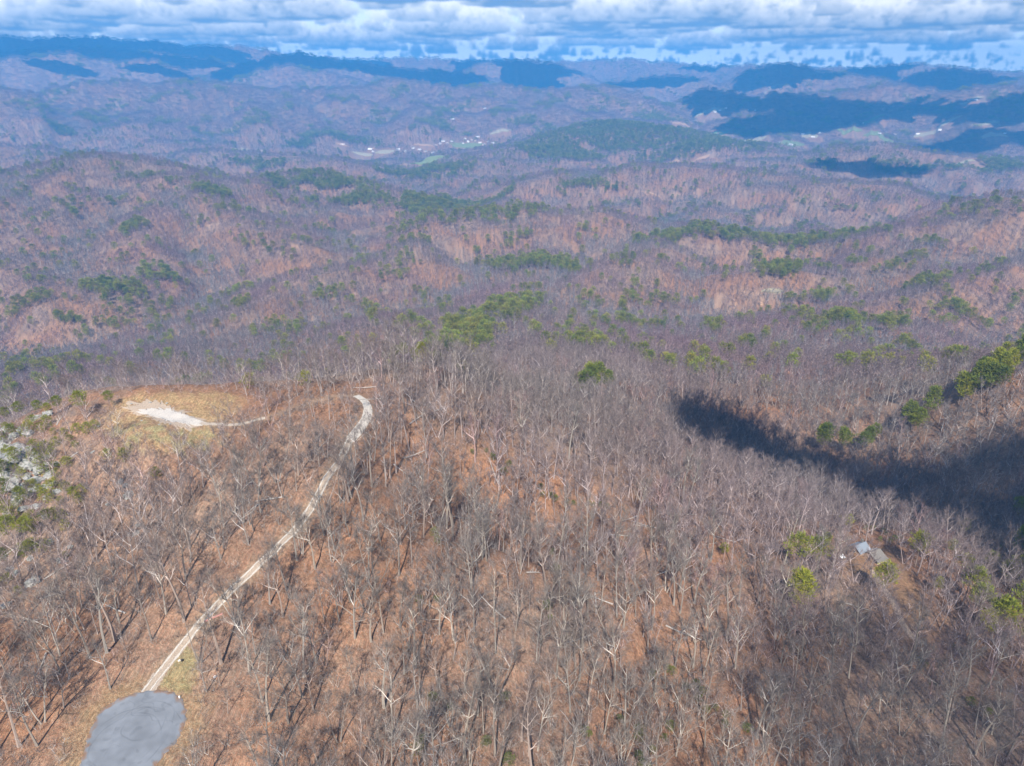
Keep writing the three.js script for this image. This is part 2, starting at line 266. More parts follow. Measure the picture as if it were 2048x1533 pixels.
const fields = [
  [850, 320, 56, 5, 'green'], [935, 293, 34, 4, 'green'], [770, 305, 20, 3, 'tan'], [725, 309, 22, 2.5, 'tan'], [848, 291, 20, 3.5, 'soil'], [743, 298, 7, 4, 'soil'], [685, 290, 12, 2.5, 'soil'], [490, 306, 14, 2, 'tan'], [515, 308, 10, 1.5, 'tan'], [1432, 269, 26, 5, 'green'], [1585, 288, 24, 5, 'green'],
  [1620, 271, 18, 5, 'tan'], [1510, 281, 26, 3, 'tan'], [1760, 272, 34, 4, 'green'], [1870, 264, 44, 3, 'tan'], [1990, 270, 28, 3, 'tan'], [1735, 246, 30, 3, 'green'], [1420, 222, 30, 3, 'tan'], [1360, 246, 22, 3, 'soil'], [1375, 331, 50, 1.5, 'soil'], [1330, 402, 55, 1.5, 'soil'],
  [1490, 424, 8, 3, 'soil'], [1540, 178, 26, 1.5, 'tan'], [1940, 201, 26, 1.5, 'tan'], [1970, 248, 30, 2, 'tan'], [1000, 262, 22, 2.5, 'tan'], [1930, 325, 20, 2, 'tan'], [385, 366, 4, 4, 'soil'], [1700, 262, 26, 3, 'green'], [1215, 830, 4, 24, 'soil'], [1522, 610, 5, 14, 'soil'], [1545, 583, 22, 1.5, 'tan'],
].map(patch);
// pines along crests: which spur, how far to both sides of its crest, share
const crestPines = [[0, 2, 5, 26, 0.75], [1, 0, 2, 40, 0.5], [9, 0, 4, 28, 0.85], [6, 2, 4, 34, 0.5], [10, 1, 6, 130, 0.6]].map(([i, a, b, w, k]) => [Object.assign(spurs[i].q.slice(a, b + 1).map((p) => [p[0], p[1]]), { d0: Math.min(...spurs[i].q.slice(a, b + 1).map((p) => p[1])), d1: Math.max(...spurs[i].q.slice(a, b + 1).map((p) => p[1])), x0: Math.min(...spurs[i].q.slice(a, b + 1).map((p) => p[0])), x1: Math.max(...spurs[i].q.slice(a, b + 1).map((p) => p[0])) }), w, k]);
const pineShare = (x, d) => { let s = 0; for (const [P, w, k] of crestPines) { if (d < P.d0 - 2 * w || d > P.d1 + 2 * w || x < P.x0 - 2 * w || x > P.x1 + 2 * w) continue; const q = distSeg(x, d, P); if (q < w * (1 + 0.7 * n2(x / 60, d / 60)) && n2b(x / 45 + 9, d / 45) > -0.35) s = Math.max(s, k); } for (const p of pineStands) { if (Math.abs(x - p.c[0]) > p.a * 1.3 || Math.abs(d - p.c[1]) > p.b * 1.3) continue; const q = inPatch(x, d, p) + 0.55 * n2(x / 70, d / 70) + 0.45 * n2b(x / 26, d / 26); if (q < 0.95) s = Math.max(s, 0.45 + 0.5 * p.rest[0]); } return s; };
const inField = (x, d0, grow = 1) => { for (const p of fields) { const d = p.c[1] > 3000 && d0 < p.c[1] ? Math.min(p.c[1], d0 + 110) : d0; if (Math.abs(x - p.c[0]) < p.a * 1.2 && Math.abs(d - p.c[1]) < p.b * 1.2 && inPatch(x, d, p) < grow * (1 + 0.35 * n2(x / p.a * 3, d / p.b * 3))) return p; } return null; };
const roads = [trailMain, trailSpur, drive];
const openGround = (x, d) => {   // metres to the nearest kept-open ground
  if (Math.hypot(x, d) > 420) return 1e3;
  return Math.min(distPoly(x, d, paved), distPoly(x, d, meadow), distPoly(x, d, cabinYard), ...roads.map((p) => distSeg(x, d, p)));
};
const litter = [[0.47, 0.25, 0.145], [0.36, 0.205, 0.13], [0.50, 0.335, 0.235], [0.29, 0.205, 0.16]];
function soilColor(x, d, r, out) {
  const a = fbm(x / 26, d / 26, 3) + 0.5 + (r < 420 ? 0.34 * n2b(x / 6.5, d / 6.5) : 0), b = fbm(x / 120 + 9, d / 120, 3) + 0.5;
  for (let c = 0; c < 3; c++) out[c] = lerp(lerp(litter[1][c], litter[0][c], clamp(a * 1.4 - 0.2)), lerp(litter[3][c], litter[2][c], clamp(a)), clamp(b * 1.5 - 0.35));
  if (r < 420) {
    const tan = (k, col) => { for (let c = 0; c < 3; c++) out[c] = lerp(out[c], col[c], k); };
    const g = 0.5 + 0.5 * n2(x / 5, d / 5), q = 2.2 * n2b(x / 4, d / 4);
    tan(smooth(7.5, 1.5, distPoly(x, d, paved) + q) * (0.55 + 0.3 * g), [0.47, 0.31, 0.17]);
    const m = distPoly(x, d, meadow) + q;
    const green = g * smooth(222, 208, d); tan(smooth(5, 0, m) * 0.85, green > 0.5 ? [0.45, 0.39, 0.19] : g > 0.35 ? [0.52, 0.36, 0.18] : [0.46, 0.29, 0.16]);
    tan(smooth(3.4, 1.2, Math.min(distSeg(x, d, trailMain), distSeg(x, d, trailSpur)) + q * 0.4) * 0.7, [0.42, 0.30, 0.20]);
    tan(smooth(5, 0, distPoly(x, d, cabinYard) + q) * 0.6, [0.36, 0.22, 0.12]);
    const wedge = inPoly(x, d, verge) ? 1 : 0; tan(wedge * (0.4 + 0.4 * g), [0.44, 0.37, 0.17]);
    const rocky = smooth(-128, -150, x) * smooth(130, 165, d) * clamp(0.35 + n2(x / 9, d / 9)); tan(rocky * 0.6, [0.42, 0.33, 0.26]);
  }
}
const verge = world([[345, 1320], [370, 1290], [395, 1310], [400, 1350], [380, 1385], [350, 1384], [318, 1372]]);

function noiseTexture(size, paint, srgb = true) {
  const data = new Uint8Array(size * size * 4);
  for (let y = 0; y < size; y++) for (let x = 0; x < size; x++) { const c = paint(x / size, y / size), i = (y * size + x) * 4; data[i] = clamp(c[0]) * 255; data[i + 1] = clamp(c[1]) * 255; data[i + 2] = clamp(c[2]) * 255; data[i + 3] = 255; }
  const t = new THREE.DataTexture(data, size, size); t.wrapS = t.wrapT = THREE.RepeatWrapping; t.magFilter = THREE.LinearFilter; t.colorSpace = srgb ? THREE.SRGBColorSpace : THREE.NoColorSpace; t.needsUpdate = true;
  return t;
}
const torus = (u, v, f, k) => { const a = u * 2 * Math.PI, b = v * 2 * Math.PI; return 0.6 * n3(Math.cos(a) * f + k, Math.sin(a) * f, Math.cos(b) * f) + 0.4 * n3(Math.sin(b) * f + k, Math.cos(a + b) * f, 7 + Math.sin(a) * f); };
const grain = rng(5);
const litterMap = noiseTexture(1024, (u, v) => { const s = grain(), k = 0.76 + 0.15 * torus(u, v, 3, 0) + 0.17 * torus(u, v, 12, 5) + 0.10 * torus(u, v, 26, 15) + 0.2 * (s - 0.5), w = 0.05 * torus(u, v, 7, 9) + 0.05 * (grain() - 0.5); return [k + w * 0.3, k - w, k - 1.5 * w]; });
const litterBump = noiseTexture(512, (u, v) => { const k = 0.5 + 0.3 * torus(u, v, 9, 2) + 0.4 * (grain() - 0.5); return [k, k, k]; }, false);
const soilMat = new THREE.MeshStandardMaterial({ name: 'leaf litter', vertexColors: true, map: litterMap, roughness: 1, bumpMap: litterBump, bumpScale: 0.25 });
soilMat.specularIntensity = 0.2;

function addStructure(mesh, name) { mesh.name = name; mesh.userData.kind = 'structure'; mesh.castShadow = mesh.receiveShadow = true; scene.add(mesh); return mesh; }
{
  const az = [], rs = [0.5];
  for (let a = -Math.PI; a < Math.PI - 1e-6; a += Math.abs(a) < 0.87 ? 0.0028 : Math.abs(a) < 1 ? 0.02 : 0.12) az.push(a);
  az.push(Math.PI);
  for (let r = 20; r < 11600; r *= r < 60 ? 1.12 : 1.0110) rs.push(r);
  const n = az.length, N = n * rs.length, pos = new Float32Array(N * 3), col = new Float32Array(N * 3), uv = new Float32Array(N * 2), idx = new Uint32Array((rs.length - 1) * (n - 1) * 6), c = [0, 0, 0];
  let k = 0;
  for (const r of rs) for (const a of az) {
    const x = r * Math.sin(a), d = r * Math.cos(a);
    pos.set([x, ground(x, d), -d], k * 3); soilColor(x, d, r, c); col.set(c, k * 3); uv.set([x / 22, d / 22], k * 2); k++;
  }
  k = 0;
  for (let i = 0; i < rs.length - 1; i++) for (let j = 0; j < n - 1; j++) { const p = i * n + j; idx.set([p, p + 1, p + n, p + 1, p + n + 1, p + n], k); k += 6; }
  const g = new THREE.BufferGeometry();
  g.setAttribute('position', new THREE.BufferAttribute(pos, 3)); g.setAttribute('color', new THREE.BufferAttribute(col, 3)); g.setAttribute('uv', new THREE.BufferAttribute(uv, 2)); g.setIndex(new THREE.BufferAttribute(idx, 1)); g.computeVertexNormals();
  addStructure(new THREE.Mesh(g, soilMat), 'terrain');
}
// sheets that lie on the land: strips along a line, and filled outlines
function resample(P, step) { const out = []; const curve = new THREE.CatmullRomCurve3(P.map(([x, d]) => new THREE.Vector3(x, 0, d)), false, 'centripetal'); const n = Math.ceil(curve.getLength() / step); for (const p of curve.getSpacedPoints(n)) out.push([p.x, p.z]); return out; }
function strip(P, offs, lift, step = 1.2) {
  const L = resample(P, step), m = offs.length, pos = [], uv = [], idx = [];
  L.forEach(([x, d], i) => {
    const [ax, ad] = L[Math.max(0, i - 1)], [bx, bd] = L[Math.min(L.length - 1, i + 1)], q = Math.hypot(bx - ax, bd - ad), nx = (bd - ad) / q, nd = -(bx - ax) / q;
    offs.forEach((o, k) => { const w = o + (k === 0 || k === m - 1 ? 0.22 : 0.12) * n2b(i * 0.35 + o * 7, o * 3 + 2), px = x + nx * w, pd = d + nd * w; pos.push(px, ground(px, pd) + (k === 0 || k === m - 1 ? -0.05 : lift), -pd); uv.push(px / 6, pd / 6); });
    if (i) for (let k = 0; k < m - 1; k++) { const b = i * m + k, a = b - m; idx.push(a, b, a + 1, a + 1, b, b + 1); }
  });
  const g = new THREE.BufferGeometry(); g.setAttribute('position', new THREE.Float32BufferAttribute(pos, 3)); g.setAttribute('uv', new THREE.Float32BufferAttribute(uv, 2)); g.setIndex(idx); g.computeVertexNormals(); return g;
}
function outline(P, lift, { rings = 12, seg = 96, rough = 0.25, closedCurve = true } = {}) {
  const curve = new THREE.CatmullRomCurve3(P.map(([x, d]) => new THREE.Vector3(x, 0, d)), true, 'centripetal'), E = curve.getSpacedPoints(seg), cx = P.reduce((s, p) => s + p[0], 0) / P.length, cd = P.reduce((s, p) => s + p[1], 0) / P.length, pos = [], uv = [], idx = [];
  for (let i = 0; i <= rings; i++) for (let j = 0; j <= seg; j++) {
    const f = Math.min(1, i / (rings - 1)), e = E[j % seg], w = 1 + (i >= rings - 1 ? rough * n2b(e.x * 0.7, e.z * 0.7) / Math.hypot(e.x - cx, e.z - cd) : 0) + (i === rings ? 0.25 / Math.hypot(e.x - cx, e.z - cd) : 0);
    const x = cx + (e.x - cx) * f * w, d = cd + (e.z - cd) * f * w;
    pos.push(x, ground(x, d) + (i === rings ? -0.15 : lift), -d); uv.push(x / 6, d / 6);
    if (i && j) { const b = i * (seg + 1) + j, a = b - seg - 1; idx.push(a - 1, b - 1, a, a, b - 1, b); }
  }
  const g = new THREE.BufferGeometry(); g.setAttribute('position', new THREE.Float32BufferAttribute(pos, 3)); g.setAttribute('uv', new THREE.Float32BufferAttribute(uv, 2)); g.setIndex(idx); g.computeVertexNormals(); return g;
}
const mat = (name, color, map, extra = {}) => { const m = new THREE.MeshStandardMaterial({ name, color: C(...color), map: map ?? null, roughness: 1, side: THREE.DoubleSide, ...extra }); return m; };
const pavedRim = [...paved, paved[0]];
const gravelMap = noiseTexture(512, (u, v) => { const k = 0.78 + 0.22 * torus(u, v, 5, 3) + 0.12 * torus(u, v, 15, 1) + 0.22 * (grain() - 0.5); return [k, k * 0.985, k * 0.96]; });
const asphaltMap = noiseTexture(1024, (u, v) => {   // one sheet of asphalt 40 m across: faded patches, sealed cracks, tyre scuffs, leaves blown in from the rim
  const x = -97 + u * 40, d = 84 + v * 40, R1 = Math.hypot(x + 77, d - 108), R2 = Math.hypot(x + 79, d - 104), wob = 0.25 * n2(x / 5, d / 5);
  let k = 0.80 + 0.05 * n2(x / 7, d / 7) + 0.03 * n2b(x / 2.6, d / 2.6) + 0.07 * (grain() - 0.5);
  for (const q of [R1 - 4.2, R1 - 5.7, R2 - 6.6, R2 - 8.1]) k -= 0.07 * smooth(0.22, 0.05, Math.abs(q + wob)) * clamp(0.5 + n2b(x / 6, d / 6));
  k -= 0.10 * smooth(0.03, 0.008, Math.abs(n2(x / 7 + 40, d / 7))) * smooth(0.15, 0.5, n2b(x / 9, d / 9 + 5)) + 0.05 * smooth(0.6, 0.8, n2b(x / 3.1 + 8, d / 3.1));
  const leaf = smooth(1.4, 0, distSeg(x, d, pavedRim)) * 0.9 + 0.5 * n2(x / 2.5, d / 2.5 + 30) - 0.45 > 0.9 * grain();
  return leaf ? [0.86, 0.62, 0.44] : [k, k, k];
});
const gravelMat = mat('pale gravel', [0.66, 0.62, 0.57], gravelMap), rutMat = mat('worn track', [0.49, 0.40, 0.32], gravelMap), padMat = mat('bare pale gravel', [0.66, 0.62, 0.58], gravelMap);
const asphaltMat = mat('weathered asphalt', [0.235, 0.255, 0.285], asphaltMap, { roughness: 0.92 });
{
  const g = outline(paved, 0.10, { rings: 26, seg: 160, rough: 0.3 }), p = g.attributes.position, uv = g.attributes.uv;
  for (let i = 0; i < p.count; i++) uv.setXY(i, (p.getX(i) + 97) / 40, (-p.getZ(i) - 84) / 40);
  addStructure(new THREE.Mesh(g, asphaltMat), 'paved_turnaround');
}
addStructure(new THREE.Mesh(strip(trailMain, [-1.2, -1.1, -0.6, 0, 0.6, 1.1, 1.2], 0.055), rutMat), 'gravel_trail');
for (const s of [-1, 1]) addStructure(new THREE.Mesh(strip(trailMain, [0.75, 0.8, 1.0, 1.28, 1.33].map((o) => o * s * 0.78).sort((a, b) => a - b), 0.09, 0.8), gravelMat), 'wheel_track');
addStructure(new THREE.Mesh(strip(trailSpur.slice(4), [-0.8, -0.7, 0, 0.7, 0.8], 0.06), mat('thin gravel', [0.52, 0.45, 0.38], gravelMap)), 'gravel_trail');
addStructure(new THREE.Mesh(strip(trailSpur.slice(0, 5), [-0.7, -0.6, 0, 0.6, 0.7], 0.05), mat('leafy track', [0.38, 0.25, 0.165], gravelMap)), 'dirt_track');
addStructure(new THREE.Mesh(strip(trailMain.slice(10), [-1.6, -1.5, -0.7, 0, 0.7, 1.5, 1.6], 0.12), gravelMat), 'gravel_trail');
addStructure(new THREE.Mesh(outline(gravelPad.map(([x, d]) => [-119 + (x + 119) * 1.12, 219.5 + (d - 219.5) * 1.25]), 0.05, { rings: 14, seg: 80, rough: 3 }), mat('thin dusty gravel', [0.52, 0.42, 0.33], gravelMap)), 'gravel_pad');
addStructure(new THREE.Mesh(outline(gravelPad.map(([x, d]) => [-117 + (x + 119) * 0.86, 219.3 + (d - 219.5) * 0.8]), 0.10, { rings: 14, seg: 80, rough: 2.4 }), padMat), 'gravel_pad');
addStructure(new THREE.Mesh(outline(world([[282, 1386], [306, 1387], [322, 1358], [334, 1338], [322, 1336], [304, 1356]]), 0.05, { rings: 8, seg: 60, rough: 0.8 }), mat('scattered gravel', [0.50, 0.42, 0.35], gravelMap)), 'gravel_apron');
addStructure(new THREE.Mesh(strip(drive, [-1.2, -1.1, 0, 1.1, 1.2], 0.05), mat('pale drive', [0.44, 0.34, 0.27], gravelMap)), 'driveway');
const fieldMats = { green: mat('pasture', [0.28, 0.33, 0.12], litterMap), tan: mat('dry field', [0.50, 0.43, 0.27], litterMap), soil: mat('bare red soil', [0.58, 0.36, 0.22], litterMap) };
for (const p of fields) { const P = []; for (let i = 0; i < 18; i++) { const a = i / 18 * 2 * Math.PI, k = 0.95 * (1 + 0.25 * n2(Math.cos(a) * 1.3 + p.c[0], Math.sin(a) * 1.3)); P.push([p.c[0] + p.a * k * Math.cos(a), p.c[1] + p.b * k * Math.sin(a)]); } addStructure(new THREE.Mesh(outline(P, Math.hypot(...p.c) > 1000 ? 2.5 : 0.12, { rings: 10, seg: 48, rough: 0 }), fieldMats[p.rest[0]]), 'field'); }

// ---------- trees ----------
class Shape3 {   // collects coloured triangles
  constructor() { this.p = []; this.c = []; this.n = []; }
  tri(a, b, c, col) { this.p.push(...a, ...b, ...c); for (let i = 0; i < 3; i++) this.c.push(...col); }
  tube(pts, rad, sides, col) {
    const ring = pts.map((p, i) => {
      const a = pts[Math.max(0, i - 1)], b = pts[Math.min(pts.length - 1, i + 1)], d = new THREE.Vector3(b[0] - a[0], b[1] - a[1], b[2] - a[2]).normalize(), u = new THREE.Vector3(Math.abs(d.y) > 0.9 ? 1 : 0, Math.abs(d.y) > 0.9 ? 0 : 1, 0).cross(d).normalize(), w = d.clone().cross(u);
      return Array.from({ length: sides }, (_, k) => { const t = k / sides * 2 * Math.PI; return [p[0] + rad[i] * (u.x * Math.cos(t) + w.x * Math.sin(t)), p[1] + rad[i] * (u.y * Math.cos(t) + w.y * Math.sin(t)), p[2] + rad[i] * (u.z * Math.cos(t) + w.z * Math.sin(t))]; });
    });
    for (let i = 0; i < ring.length - 1; i++) for (let k = 0; k < sides; k++) { const q = (k + 1) % sides, A = ring[i][k], B = ring[i][q], D = ring[i + 1][k], E = ring[i + 1][q]; this.tri(A, B, D, col); if (rad[i + 1] > 0.004) this.tri(B, E, D, col); }
  }
  geometry() { const g = new THREE.BufferGeometry(); g.setAttribute('position', new THREE.Float32BufferAttribute(this.p, 3)); g.setAttribute('color', new THREE.Float32BufferAttribute(this.c, 3)); g.computeVertexNormals(); return g; }
}
const vary = (c, k, R) => { const s = 1 + (R() - 0.5) * k; return [c[0] * s, c[1] * s, c[2] * s]; };
const add = (a, b, k = 1) => [a[0] + b[0] * k, a[1] + b[1] * k, a[2] + b[2] * k];
const unit = (a) => { const l = Math.hypot(...a); return [a[0] / l, a[1] / l, a[2] / l]; };
const BARK = [0.25, 0.225, 0.195], PALE = [0.47, 0.445, 0.405], TWIG = [0.128, 0.112, 0.10];
function grow(p, dir, len, steps, bend, lift, R) {   // a wandering limb
  const out = [p]; let q = p, v = dir;
  for (let i = 0; i < steps; i++) { v = unit([v[0] + (R() - 0.5) * bend, v[1] + (R() - 0.5) * bend + lift, v[2] + (R() - 0.5) * bend]); q = add(q, v, len / steps); out.push(q); }
  return [out, v];
}
// A leafless hardwood: trunk and limbs in one shape, the fine twigs of the crown in another.
function bareTree(seed, { h = 19, spread = 1, forks = 1, low = 0.42, limbs = 9, subs = 6, twigs = 13, fat = 1, lean = 0.05, pale = 0.4, twig = 0.020, sides = 5 }) {
  const R = rng(seed), wood = new Shape3(), fine = new Shape3();
  const sprig = (p, v, L) => {
    const d = unit([v[0] + (R() - 0.5) * 1.5, v[1] + (R() - 0.5) * 1.3 + 0.25, v[2] + (R() - 0.5) * 1.5]), s = unit([R() - 0.5, R() - 0.5, R() - 0.5]), l = L * (0.6 + R() * 0.8), e = add(p, d, l), w = twig * (0.7 + R() * 0.7), col = vary(TWIG, 0.5, R);
    fine.tri(add(p, s, -w), add(p, s, w), e, col);
    const m = add(p, d, l * (0.3 + R() * 0.4)), d2 = unit([d[0] + (R() - 0.5) * 1.4, d[1] + (R() - 0.5), d[2] + (R() - 0.5) * 1.4]);
    fine.tri(add(m, s, -w * 0.7), add(m, s, w * 0.7), add(m, d2, l * 0.6), col);
  };
  const stem = (base, dir, H, r0, share) => {
    const N = 6, [pts, v] = grow(base, dir, H * 0.82, N, 0.16, 0.05, R), rad = pts.map((_, i) => r0 * (i === 0 ? 1.25 : 1 - 0.78 * i / N)), col = vary(BARK, 0.25, R);
    wood.tube(pts, rad, sides, col);
    const nl = Math.max(2, Math.round(limbs * share));
    for (let i = 0; i < nl; i++) {
      const f = low + (1 - low) * ((i + R() * 0.8) / nl), s = Math.min(f * N, N - 0.001), k = Math.floor(s), q = [0, 1, 2].map((c) => lerp(pts[k][c], pts[k + 1][c], s - k)), rr = lerp(rad[k], rad[k + 1], s - k);
      const a = i * 2.4 + R() * 1.2, up = 0.55 + 0.5 * f + R() * 0.3, L = H * (0.17 + 0.16 * (1 - f) + R() * 0.09) * spread;
      const [lp2, lv] = grow(q, unit([Math.cos(a), up, Math.sin(a)]), L, 4, 0.42, 0.10, R), lr = lp2.map((_, j) => Math.max(0.012, rr * 0.62 * (1 - 0.8 * j / 4))), lc = vary(R() < pale ? PALE : BARK, 0.2, R);
      wood.tube(lp2, lr, 3, lc);
      for (let j = 0; j < subs; j++) {
        const jf = 1 + j * 3 / subs + R() * 0.5, jk = Math.min(3, Math.floor(jf)), jp = [0, 1, 2].map((c) => lerp(lp2[jk][c], lp2[jk + 1][c], jf - jk > 1 ? 1 : jf - jk)), sa = R() * 6.28;
        const [sp, sv] = grow(jp, unit(add(lv, [Math.cos(sa) * 0.9, 0.25 * R(), Math.sin(sa) * 0.9])), L * (0.28 + R() * 0.2), 2, 0.5, 0.08, R);
        wood.tube(sp, [Math.max(0.016, lr[jk] * 0.5), Math.max(0.012, lr[jk] * 0.35), 0.003], 3, lc);
        for (let t = 0; t < twigs; t++) { const z = sp[1 + Math.floor(R() * 2)], y = sp[Math.floor(R() * 2)]; sprig([0, 1, 2].map((c) => lerp(y[c], z[c], R())), sv, 0.10 * H * 0.62); }
      }
      for (let t = 0; t < twigs; t++) sprig(lp2[2 + Math.floor(R() * 3)], lv, 0.07 * H);
    }
    for (let t = 0; t < twigs * 2; t++) sprig(pts[N - Math.floor(R() * 2)], v, 0.08 * H);
  };
  const r0 = 0.0125 * h * fat, la = R() * 6.28, dir = unit([Math.cos(la) * lean, 1, Math.sin(la) * lean]);
  if (forks === 1) stem([0, -0.4, 0], dir, h, r0, 1);
  else for (let i = 0; i < forks; i++) { const a = la + i * 6.28 / forks; stem([Math.cos(a) * 0.25, -0.4, Math.sin(a) * 0.25], unit([Math.cos(a) * (0.18 + R() * 0.12), 1, Math.sin(a) * (0.18 + R() * 0.12)]), h * (0.8 + R() * 0.2), r0 * 0.75, 1.3 / forks); }
  return { wood: wood.geometry(), fine: fine.geometry(), h };
}
// A pine: straight stem, whorls of boughs, needle sprays in clumps on them.
function pine(seed, { h = 16, low = 0.42, width = 0.2, clumps = 54, sprays = 30, ragged = 0.5, size = 1 }) {
  const R = rng(seed), wood = new Shape3(), fine = new Shape3(), N = 5, [pts] = grow([0, -0.4, 0], [0, 1, 0], h, N, 0.06, 0.05, R);
  wood.tube(pts, pts.map((_, i) => 0.012 * h * (1 - 0.85 * i / N)), 5, [0.24, 0.19, 0.16]);
  for (let i = 0; i < clumps; i++) {
    const f = low + (1 - low) * Math.pow((i + R()) / clumps, 0.8), s = Math.min(f * N, N - 0.001), k = Math.floor(s), q = [0, 1, 2].map((c) => lerp(pts[k][c], pts[k + 1][c], s - k)), g = (f - low) / (1 - low);
    const L = h * width * (0.25 + 0.95 * Math.sin(Math.PI * (0.22 + 0.76 * g)) ) * (1 - ragged * R() * 0.7), a = i * 2.4 + R(), dir = unit([Math.cos(a), 0.28 + R() * 0.3, Math.sin(a)]), e = add(q, dir, L), cr = size * h * (0.05 + 0.03 * R());
    wood.tube([q, add(q, dir, L * 0.6), e], [0.05, 0.03, 0.01], 3, [0.24, 0.19, 0.16]);
    const tone = 0.75 + R() * 0.5, warm = R();
    for (let t = 0; t < sprays; t++) {
      const o = unit([R() - 0.5, (R() - 0.5) * 0.8 + 0.12, R() - 0.5]), rr = Math.sqrt(R()), c = add(add(e, [o[0], o[1] * 0.62, o[2]], cr * rr * 1.25), dir, -cr * 0.5 * R()), d = unit([o[0] + (R() - 0.5), o[1] + 0.55 + (R() - 0.5) * 0.6, o[2] + (R() - 0.5)]), w = unit([R() - 0.5, R() - 0.5, R() - 0.5]), l = cr * (0.5 + 0.5 * R());
      fine.tri(add(c, w, -cr * 0.17), add(c, w, cr * 0.17), add(c, d, l), [(0.135 + 0.045 * warm) * tone, (0.172 + 0.02 * warm) * tone, 0.028 * tone]);
    }
  }
  return { wood: wood.geometry(), fine: fine.geometry(), h };
}
const merged = ({ wood, fine }) => { const g = new THREE.BufferGeometry(); for (const k of ['position', 'color', 'normal']) { const a = wood.attributes[k].array, b = fine.attributes[k].array, m = new Float32Array(a.length + b.length); m.set(a); m.set(b, a.length); g.setAttribute(k, new THREE.BufferAttribute(m, 3)); } return g; };
const woodMat = new THREE.MeshStandardMaterial({ name: 'bark and twigs', vertexColors: true, roughness: 1, side: THREE.DoubleSide }); woodMat.specularIntensity = 0.3;
const needleMat = new THREE.MeshPhysicalMaterial({ name: 'pine needles', vertexColors: true, roughness: 0.9, side: THREE.DoubleSide, transmission: 0.35, thickness: 0 }); needleMat.specularIntensity = 0.3;
const hardwoods = [
  ['straight', { h: 20, spread: 0.8 }], ['straight', { h: 22, spread: 0.7, low: 0.5, limbs: 8 }], ['spreading', { h: 17, spread: 1.25, low: 0.36, limbs: 10, pale: 0.6 }], ['spreading', { h: 15, spread: 1.4, low: 0.33, limbs: 9, pale: 0.8, fat: 1.2, lean: 0.12 }],
  ['straight', { h: 18, spread: 0.95, low: 0.45, lean: 0.1, pale: 0.2 }], ['straight', { h: 24, spread: 0.6, low: 0.55, limbs: 9, fat: 1.15 }], ['spreading', { h: 18, spread: 1.1, low: 0.3, limbs: 12, pale: 0.2, lean: 0.08 }], ['forked', { h: 19, forks: 2, spread: 0.75, low: 0.5, limbs: 11 }], ['slender', { h: 14, spread: 0.75, limbs: 8, subs: 5, fat: 0.75, lean: 0.18 }],
  ['forked', { h: 17, forks: 2, spread: 0.9 }], ['forked', { h: 14, forks: 3, spread: 0.8, limbs: 10 }], ['slender', { h: 16, spread: 0.55, limbs: 7, subs: 4, fat: 0.7, lean: 0.1 }], ['slender', { h: 12, spread: 0.6, limbs: 6, subs: 4, fat: 0.7, lean: 0.12 }],
].map(([look, o], i) => ({ look, ...bareTree(101 + i * 7, o) }));
const farHardwoods = [0, 1, 2, 3].map((i) => merged(bareTree(301 + i, { h: [19, 17, 20, 15][i], spread: [0.9, 1.2, 0.75, 1.1][i], limbs: 6, subs: 4, twigs: 8, twig: 0.07, sides: 3, fat: 1.15, pale: 0.45 })));
const pines = [pine(401, {}), pine(402, { h: 14, width: 0.26, ragged: 0.8, low: 0.5, clumps: 40 }), pine(403, { h: 18, width: 0.17, low: 0.35, clumps: 56 })];
const bushPines = [pine(411, { h: 4.5, low: 0.12, width: 0.34, clumps: 26, sprays: 24, size: 1.7 }), pine(412, { h: 3.2, low: 0.08, width: 0.42, clumps: 22, sprays: 24, size: 2 })];
const farPines = [merged(pine(421, { h: 20, clumps: 22, sprays: 20, size: 1.5, width: 0.19, low: 0.4, ragged: 0.4 })), merged(pine(422, { h: 17, clumps: 20, sprays: 20, size: 1.7, width: 0.23, low: 0.36, ragged: 0.4 }))];
const sapling = [merged(bareTree(501, { h: 4.5, forks: 3, limbs: 8, subs: 3, twigs: 5, low: 0.15, twig: 0.014, sides: 3, spread: 1.2 })), merged(bareTree(502, { h: 3, forks: 3, limbs: 8, subs: 2, twigs: 6, low: 0.1, twig: 0.014, sides: 3, spread: 1.5 }))];

const stepAz = (R, r0, r1, half, gap, fn) => {   // scattered places over a sector of the land, about one for each gap x gap metres
  for (let r = r0; r < r1; ) { const g = typeof gap === 'function' ? gap(r) : gap, n = Math.ceil(2 * half * r / g); for (let i = 0; i < n; i++) { const a = -half + 2 * half * (i + R()) / n, q = r + g * R(); fn(q * Math.sin(a), q * Math.cos(a), q); } r += g; }
};
const seen = (x, d, y) => { const yy = y - EYE, f = d * CP - yy * SP, u = d * SP + yy * CP; return [1024 + FOCAL * x / f, 766.5 - FOCAL * u / f, f]; };
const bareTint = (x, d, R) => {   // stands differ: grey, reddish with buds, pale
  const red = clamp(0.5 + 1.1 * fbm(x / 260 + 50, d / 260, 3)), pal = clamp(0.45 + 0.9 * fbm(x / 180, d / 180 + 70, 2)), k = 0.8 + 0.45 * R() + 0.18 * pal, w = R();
  return [k * (0.98 + 0.09 * red + (w > 0.96 ? 0.18 : 0)), k * (0.98 - 0.04 * red), k * (1.0 + 0.05 * pal)];
};
